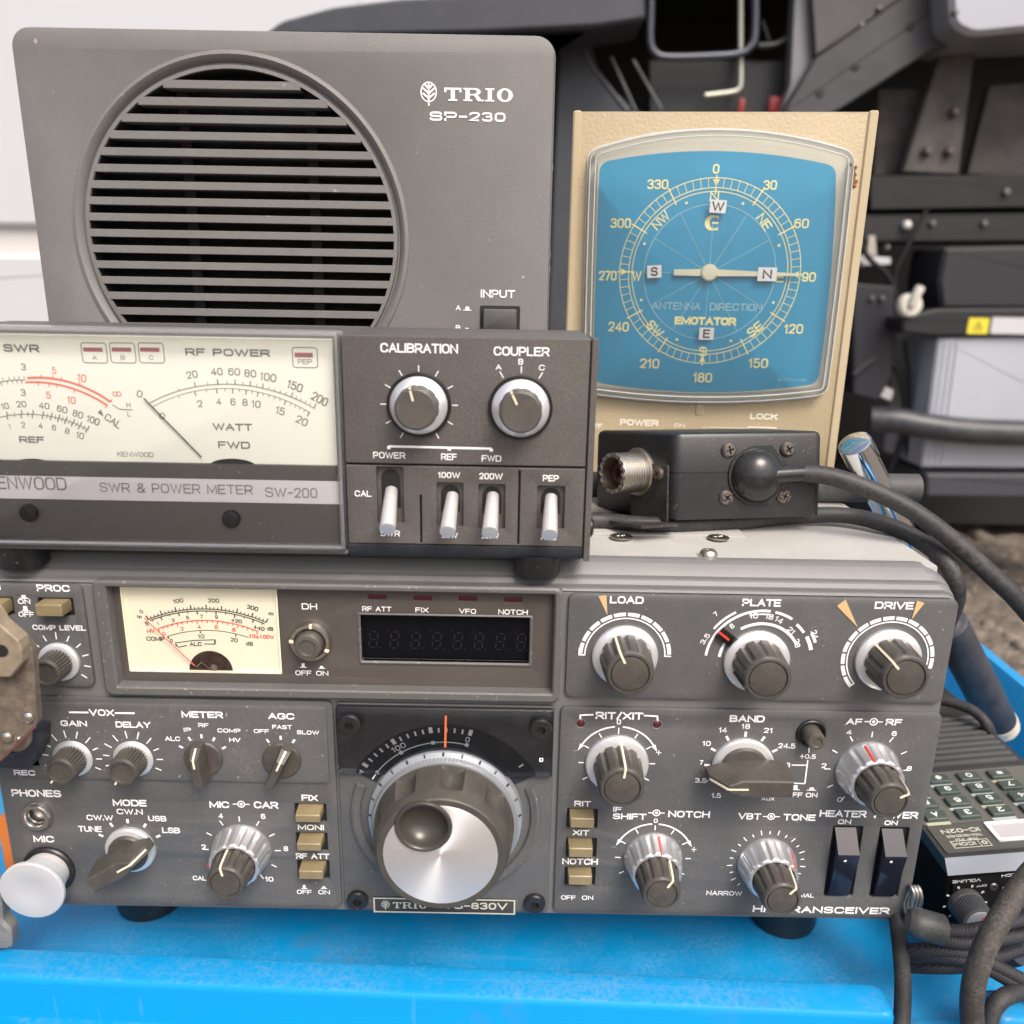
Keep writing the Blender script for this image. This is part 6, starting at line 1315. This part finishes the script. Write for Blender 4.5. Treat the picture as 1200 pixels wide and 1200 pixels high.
g.tube([q(764, -40, -70), q(763, 10, -70), q(762, 48, -70), q(768, 62, -70), q(782, 67, -70), q(830, 66, -70), q(866, 63, -70), q(880, 54, -70), q(885, 36, -70), q(885, -40, -70)], 6.5, 0, 12, 3); g.build('step_hoop', [mat('hoop_grey', (.09, .10, .12), .35, .5)], V_)
g = G(); g.tube([q(868, -30, -85), q(868, 60, -85), q(868, 96, -85), q(866, 104, -85), q(858, 108, -85), q(826, 112, -85)], 4.5, 0, 12, 3); g.build('hook_rod', [mat('pale_galvanised', (.55, .56, .46), .4, .6)], V_)
g = G(); g.tube([q(936, -40, -95), q(934, 20, -95), q(932, 36, -95), q(910, 52, -95), q(888, 54, -95)], 6, 0, 12, 3); g.tube([q(893, 24, -92), q(902, 50, -92)], 2.5, 0, 8, 1); g.build('brake_pipe', [mat('pipe_dark', (.03, .032, .035), .4)], V_)
G().box(q(866, 116, -95), q(872, 132, -90), 0, 1).build('red_tag', [mat('tag_red', (.28, .02, .015), .5)], V_); G().box(q(902, 114, -95), q(918, 132, -90), 0, 1).build('red_tag', [MATS['tag_red']], V_)
# unseen load bed side, and an added deck that shades everything under it
x0 = PG.uv(770, 0, 40)[0]; z0 = PG.uv(1000, -125, 40)[1]
g = G(); g.stack(PG, [(rr(x0, x0+3000, z0, z0+500, 12), 20), (rr(x0, x0+3000, z0, z0+500, 12), 34), (rr(x0+8, x0+2992, z0+8, z0+492, 8), 40)]); g.build('load_bed', [TW], V_)
g = G(); g.stack(PG, [(rr(-900, x0+3000, z0+4, z0+80, 2), -1900), (rr(-900, x0+3000, z0+4, z0+80, 2), 19)]); g.build('shade_deck', [TD], V_)  # slab added overhead to keep sky light off the recess
g = G(); g.stack(PG, [(rr(-2500, 3500, 30, 175, 2), -1900), (rr(-2500, 3500, 30, 175, 2), -420)]); g.build('underbody_shade_block', [TD], V_)  # dark block added for the shade below the truck, no axle modelled
# frame rail and bracket plates
prism('rail_edge', [(934, -60), (955, -60), (956, 92), (945, 108), (922, 134), (914, 134), (926, 100)], -60, 30, mat('rail_edge_pale', (.19, .19, .20), .45, .2), 3, 2)
prism('rail_web', [(948, -60), (1100, -60), (1062, -6), (956, 66)], -40, 60, mat('rail_web_mauve', (.075, .070, .076), .5, .1, var=.12, vscale=16), 3, 2)
prism('rail_flange', [(918, 132), (956, 68), (1062, -6), (1170, -60), (1200, -60), (1140, 44), (1090, 60), (985, 128), (960, 140)], -24, 30, TR, 4, 3)
g = G()
for x, y in ((1004, 77), (962, 108), (1068, 30)): g.lathe(PG, *PG.uv(x, y, -20), [(7, -30), (7, -22.5), (5, -22.2)], 0, 20)
g.build('rail_hole', [TD], V_)
prism('bumper_corner', [(1112, -80), (1400, -80), (1400, 30), (1200, 36), (1140, 42), (1116, 30), (1114, 0)], 40, 160, mat('bumper_silver', (.36, .37, .40), .28, .4), 14, 8)
prism('bracket_plate', [(1030, 104), (1080, 104), (1060, 206), (1024, 206)], -130, 20, TC, 3, 2)
prism('bracket_plate', [(1106, 50), (1146, 44), (1124, 205), (1058, 202)], -80, 20, TC, 3, 3)
prism('bracket_plate', [(1160, 100), (1260, 92), (1250, 212), (1134, 204)], -130, 20, TC, 3, 2)
for x, y in ((1117, 132), (1085, 178), (1111, 178)):
    G().lathe(PG, *PG.uv(x, y, -78), [(9, -80), (9, -73), (7, -70), (5, -70), (5, -66), (.5, -65)], 0, 6).build('bolt', [mat('bolt_brown', (.12, .105, .09), .5, .4)], V_)
prism('cross_beam', [(1020, 206), (1400, 204), (1400, 240), (1020, 246)], -60, 120, TD, 2, 2); prism('cross_beam', [(1010, 252), (1400, 250), (1400, 282), (1010, 284)], -30, 120, mat('beam_black', (.012, .012, .013), .45), 2, 3)
G().lathe(PG, *PG.uv(1062, 264, -26), [(8, -32), (8, -20), (5, -17), (.5, -16)], 0, 16).build('bolt', [mat('pale_bolt', (.6, .58, .54), .4, .4)], V_)
prism('relay_box', [(1000, 332), (1050, 336), (1046, 440), (1030, 470), (1000, 462)], -10, 90, mat('relay_black', (.018, .019, .024), .45), 4, 3)
prism('white_tab', [(998, 298), (1044, 302), (1044, 310), (998, 312)], -30, 30, TW, 1, 1); prism('white_tab', [(1018, 276), (1026, 276), (1028, 300), (1016, 300)], -28, 20, NICKEL, 1, 1); prism('white_tab', [(1036, 452), (1048, 458), (1044, 470), (1030, 464)], -20, 20, TW, 1, 1)
prism('seat_cushion', [(1108, 290), (1400, 284), (1400, 362), (1104, 362), (1100, 330)], 30, 120, mat('cushion_dark', (.018, .019, .022), .55, bump=(120, .3)), 6, 6)
prism('hold_down_bar', [(1056, 372), (1100, 362), (1400, 360), (1400, 392), (1090, 394), (1058, 390)], 50, 60, mat('bar_black', (.016, .017, .019), .4), 4, 4)
prism('lower_rail', [(1086, 556), (1400, 556), (1400, 586), (1086, 582)], 60, 160, mat('rail_blue_black', (.05, .052, .062), .45), 4, 4)
G().lathe(PG, *PG.uv(1068, 358, 60), [(20, 44), (20, 58), (16, 62), (6, 62)], 0, 24).build('washer', [mat('ivory_washer', (.62, .60, .52), .5)], V_); G().tube([q(1068, 358, 62), q(1074, 345, 66), q(1079, 336, 66)], 8, 0, 12, 2).build('wing_nut', [MATS['ivory_washer']], V_)
# loose wiring and small fasteners in the recess
WR = mat('wire_black', (.012, .012, .013), .4)
for L_, r_ in (([(994, 250), (1016, 300), (1040, 322), (1052, 360), (1040, 400)], 5), ([(1086, 246), (1060, 296), (1048, 330), (1060, 372)], 4), ([(1000, 440), (1030, 420), (1056, 440), (1060, 500), (1040, 560)], 7), ([(1060, 400), (1066, 450), (1062, 520), (1072, 556)], 4)):
    G().tube([q(x, y, -12-4*k) for k, (x, y) in enumerate(L_)], r_, 0, 10, 5).build('wire', [WR], V_)
for x, y, w_, r_ in ((1093, 262, -26, 6), (1154, 262, -26, 6), (1040, 290, -26, 5), (1010, 310, -20, 5), (1022, 350, -6, 5), (1034, 350, -6, 5), (1180, 225, -56, 7), (1010, 30, -36, 5), (1030, 10, -36, 4), (1046, 24, -36, 4), (1120, 14, 42, 5)):
    G().lathe(PG, *PG.uv(x, y, w_), [(r_, w_-6), (r_, w_+1), (r_*.7, w_+3), (.5, w_+3.5)], 0, 12).build('bolt', [mat('dull_bolt', (.16, .15, .14), .4, .6)], V_)
# warning label
I = Ink(PG, 50.8)
def lab(x0, x1, y0, y1): a, b_ = PG.uv(x0, y1, 50.8), PG.uv(x1, y0, 50.8); return rr(a[0], b_[0], a[1], b_[1])
I.poly(lab(1133, 1160, 373, 391), 0); I.poly(lab(1160, 1240, 373, 391), 1); u, v = PG.uv(1146, 383, 50.8); I.w = 51.2; 
for s_ in (0, 1, 2):
    t0, t1 = rad(90+120*s_), rad(210+120*s_); I.seg2((u+9*math.cos(t0), v+9*math.sin(t0)), (u+9*math.cos(t1), v+9*math.sin(t1)), 1.6, 2)
I.seg2((u, v-2), (u, v+4), 1.6, 2)
I.build('warning_label', [mat('label_yellow', (.72, .60, .04), .5), TW, mat('label_ink', (.1, .08, .02), .6)], V_)
# battery case and its strap
FBT = Frame(tuple(FG.loc)); 
bt = [(1100, 396), (1400, 392), (1400, 552), (1080, 548)]
o_ = gp(bt, 40); bx0 = o_[0][0]
D_ = thing('battery', FG, 'pale grey battery case strapped in the truck frame under the black bar', 'battery')
g = G(); o1 = fil(o_, 4, 4); g.stack(PG, [(o1, -120), (o1, 36), (inset(o1, 4), 40)]); g.build('battery_case', [mat('battery_grey', (.40, .415, .45), .5, var=.04, vscale=12)], D_)
g = G()
for k in range(3): g.tube([q(1108+k*7, 400, 40), q(1089+k*7, 546, 40)], 3, 0, 8, 1)
g.build('case_ridge', [MATS['battery_grey']], D_)
g = G(); g.tube([q(1020, 492, 40), q(1050, 493, 52), q(1090, 500, 64), q(1150, 506, 70), q(1260, 508, 72), q(1400, 505, 72)], 27*.85, 0, 16, 5); o = g.build('battery_strap', [mat('strap_black', (.022, .024, .030), .35, bump=(40, .5), dust=(.5, (.2, .19, .18), 20))], D_)

# ================================================================== GROUND
g = G(); n = 110; vs_ = []
for j in range(n+1):
    for i in range(n+1):
        x, y = -4000+8000*i/n, -2200+6000*j/n; vs_.append((x, y, -335+random.uniform(-7, 7)))
g.add(vs_, [(j*(n+1)+i, j*(n+1)+i+1, (j+1)*(n+1)+i+1, (j+1)*(n+1)+i) for j in range(n) for i in range(n)])
gm = mat('gravel_ground', (.16, .132, .104), .95, bump=(60, 1), var=.45, vscale=25, speck=(45, .66, (.26, .22, .18)))
for nd_ in gm.node_tree.nodes:
    if nd_.type == 'BUMP': nd_.inputs['Distance'].default_value = .02
o = g.build('ground', [gm]); o['kind'] = 'structure'
g = G(); g.add([(-60000, -60000, -352), (60000, -60000, -352), (60000, 60000, -352), (-60000, 60000, -352)], [(0, 1, 2, 3)]); o = g.build('terrain', [gm]); o['kind'] = 'structure'
g = G(); 
for k in range(420):
    x, y = random.uniform(100, 1700), random.uniform(450, 2400); r_ = random.uniform(5, 22)
    p = [Vector((random.gauss(0, 1), random.gauss(0, 1), random.gauss(0, 1))).normalized() for _ in range(12)]
    bm = bmesh.new(); bmesh.ops.create_icosphere(bm, subdivisions=1, radius=1)
    s_ = Vector((random.uniform(.7, 1.3), random.uniform(.7, 1.3), random.uniform(.5, .9)))*r_
    bm.verts.index_update(); g.add([(x+v.co.x*s_.x*random.uniform(.8, 1.2), y+v.co.y*s_.y*random.uniform(.8, 1.2), -335+v.co.z*s_.z) for v in bm.verts], [[v.index for v in f.verts] for f in bm.faces]); bm.free()
o = g.build('gravel', [mat('gravel_stone', (.155, .128, .10), .9, var=.4, vscale=12)], None, 60); put(o, 'loose grey brown gravel stones on the ground behind', 'gravel', None, 'stuff')
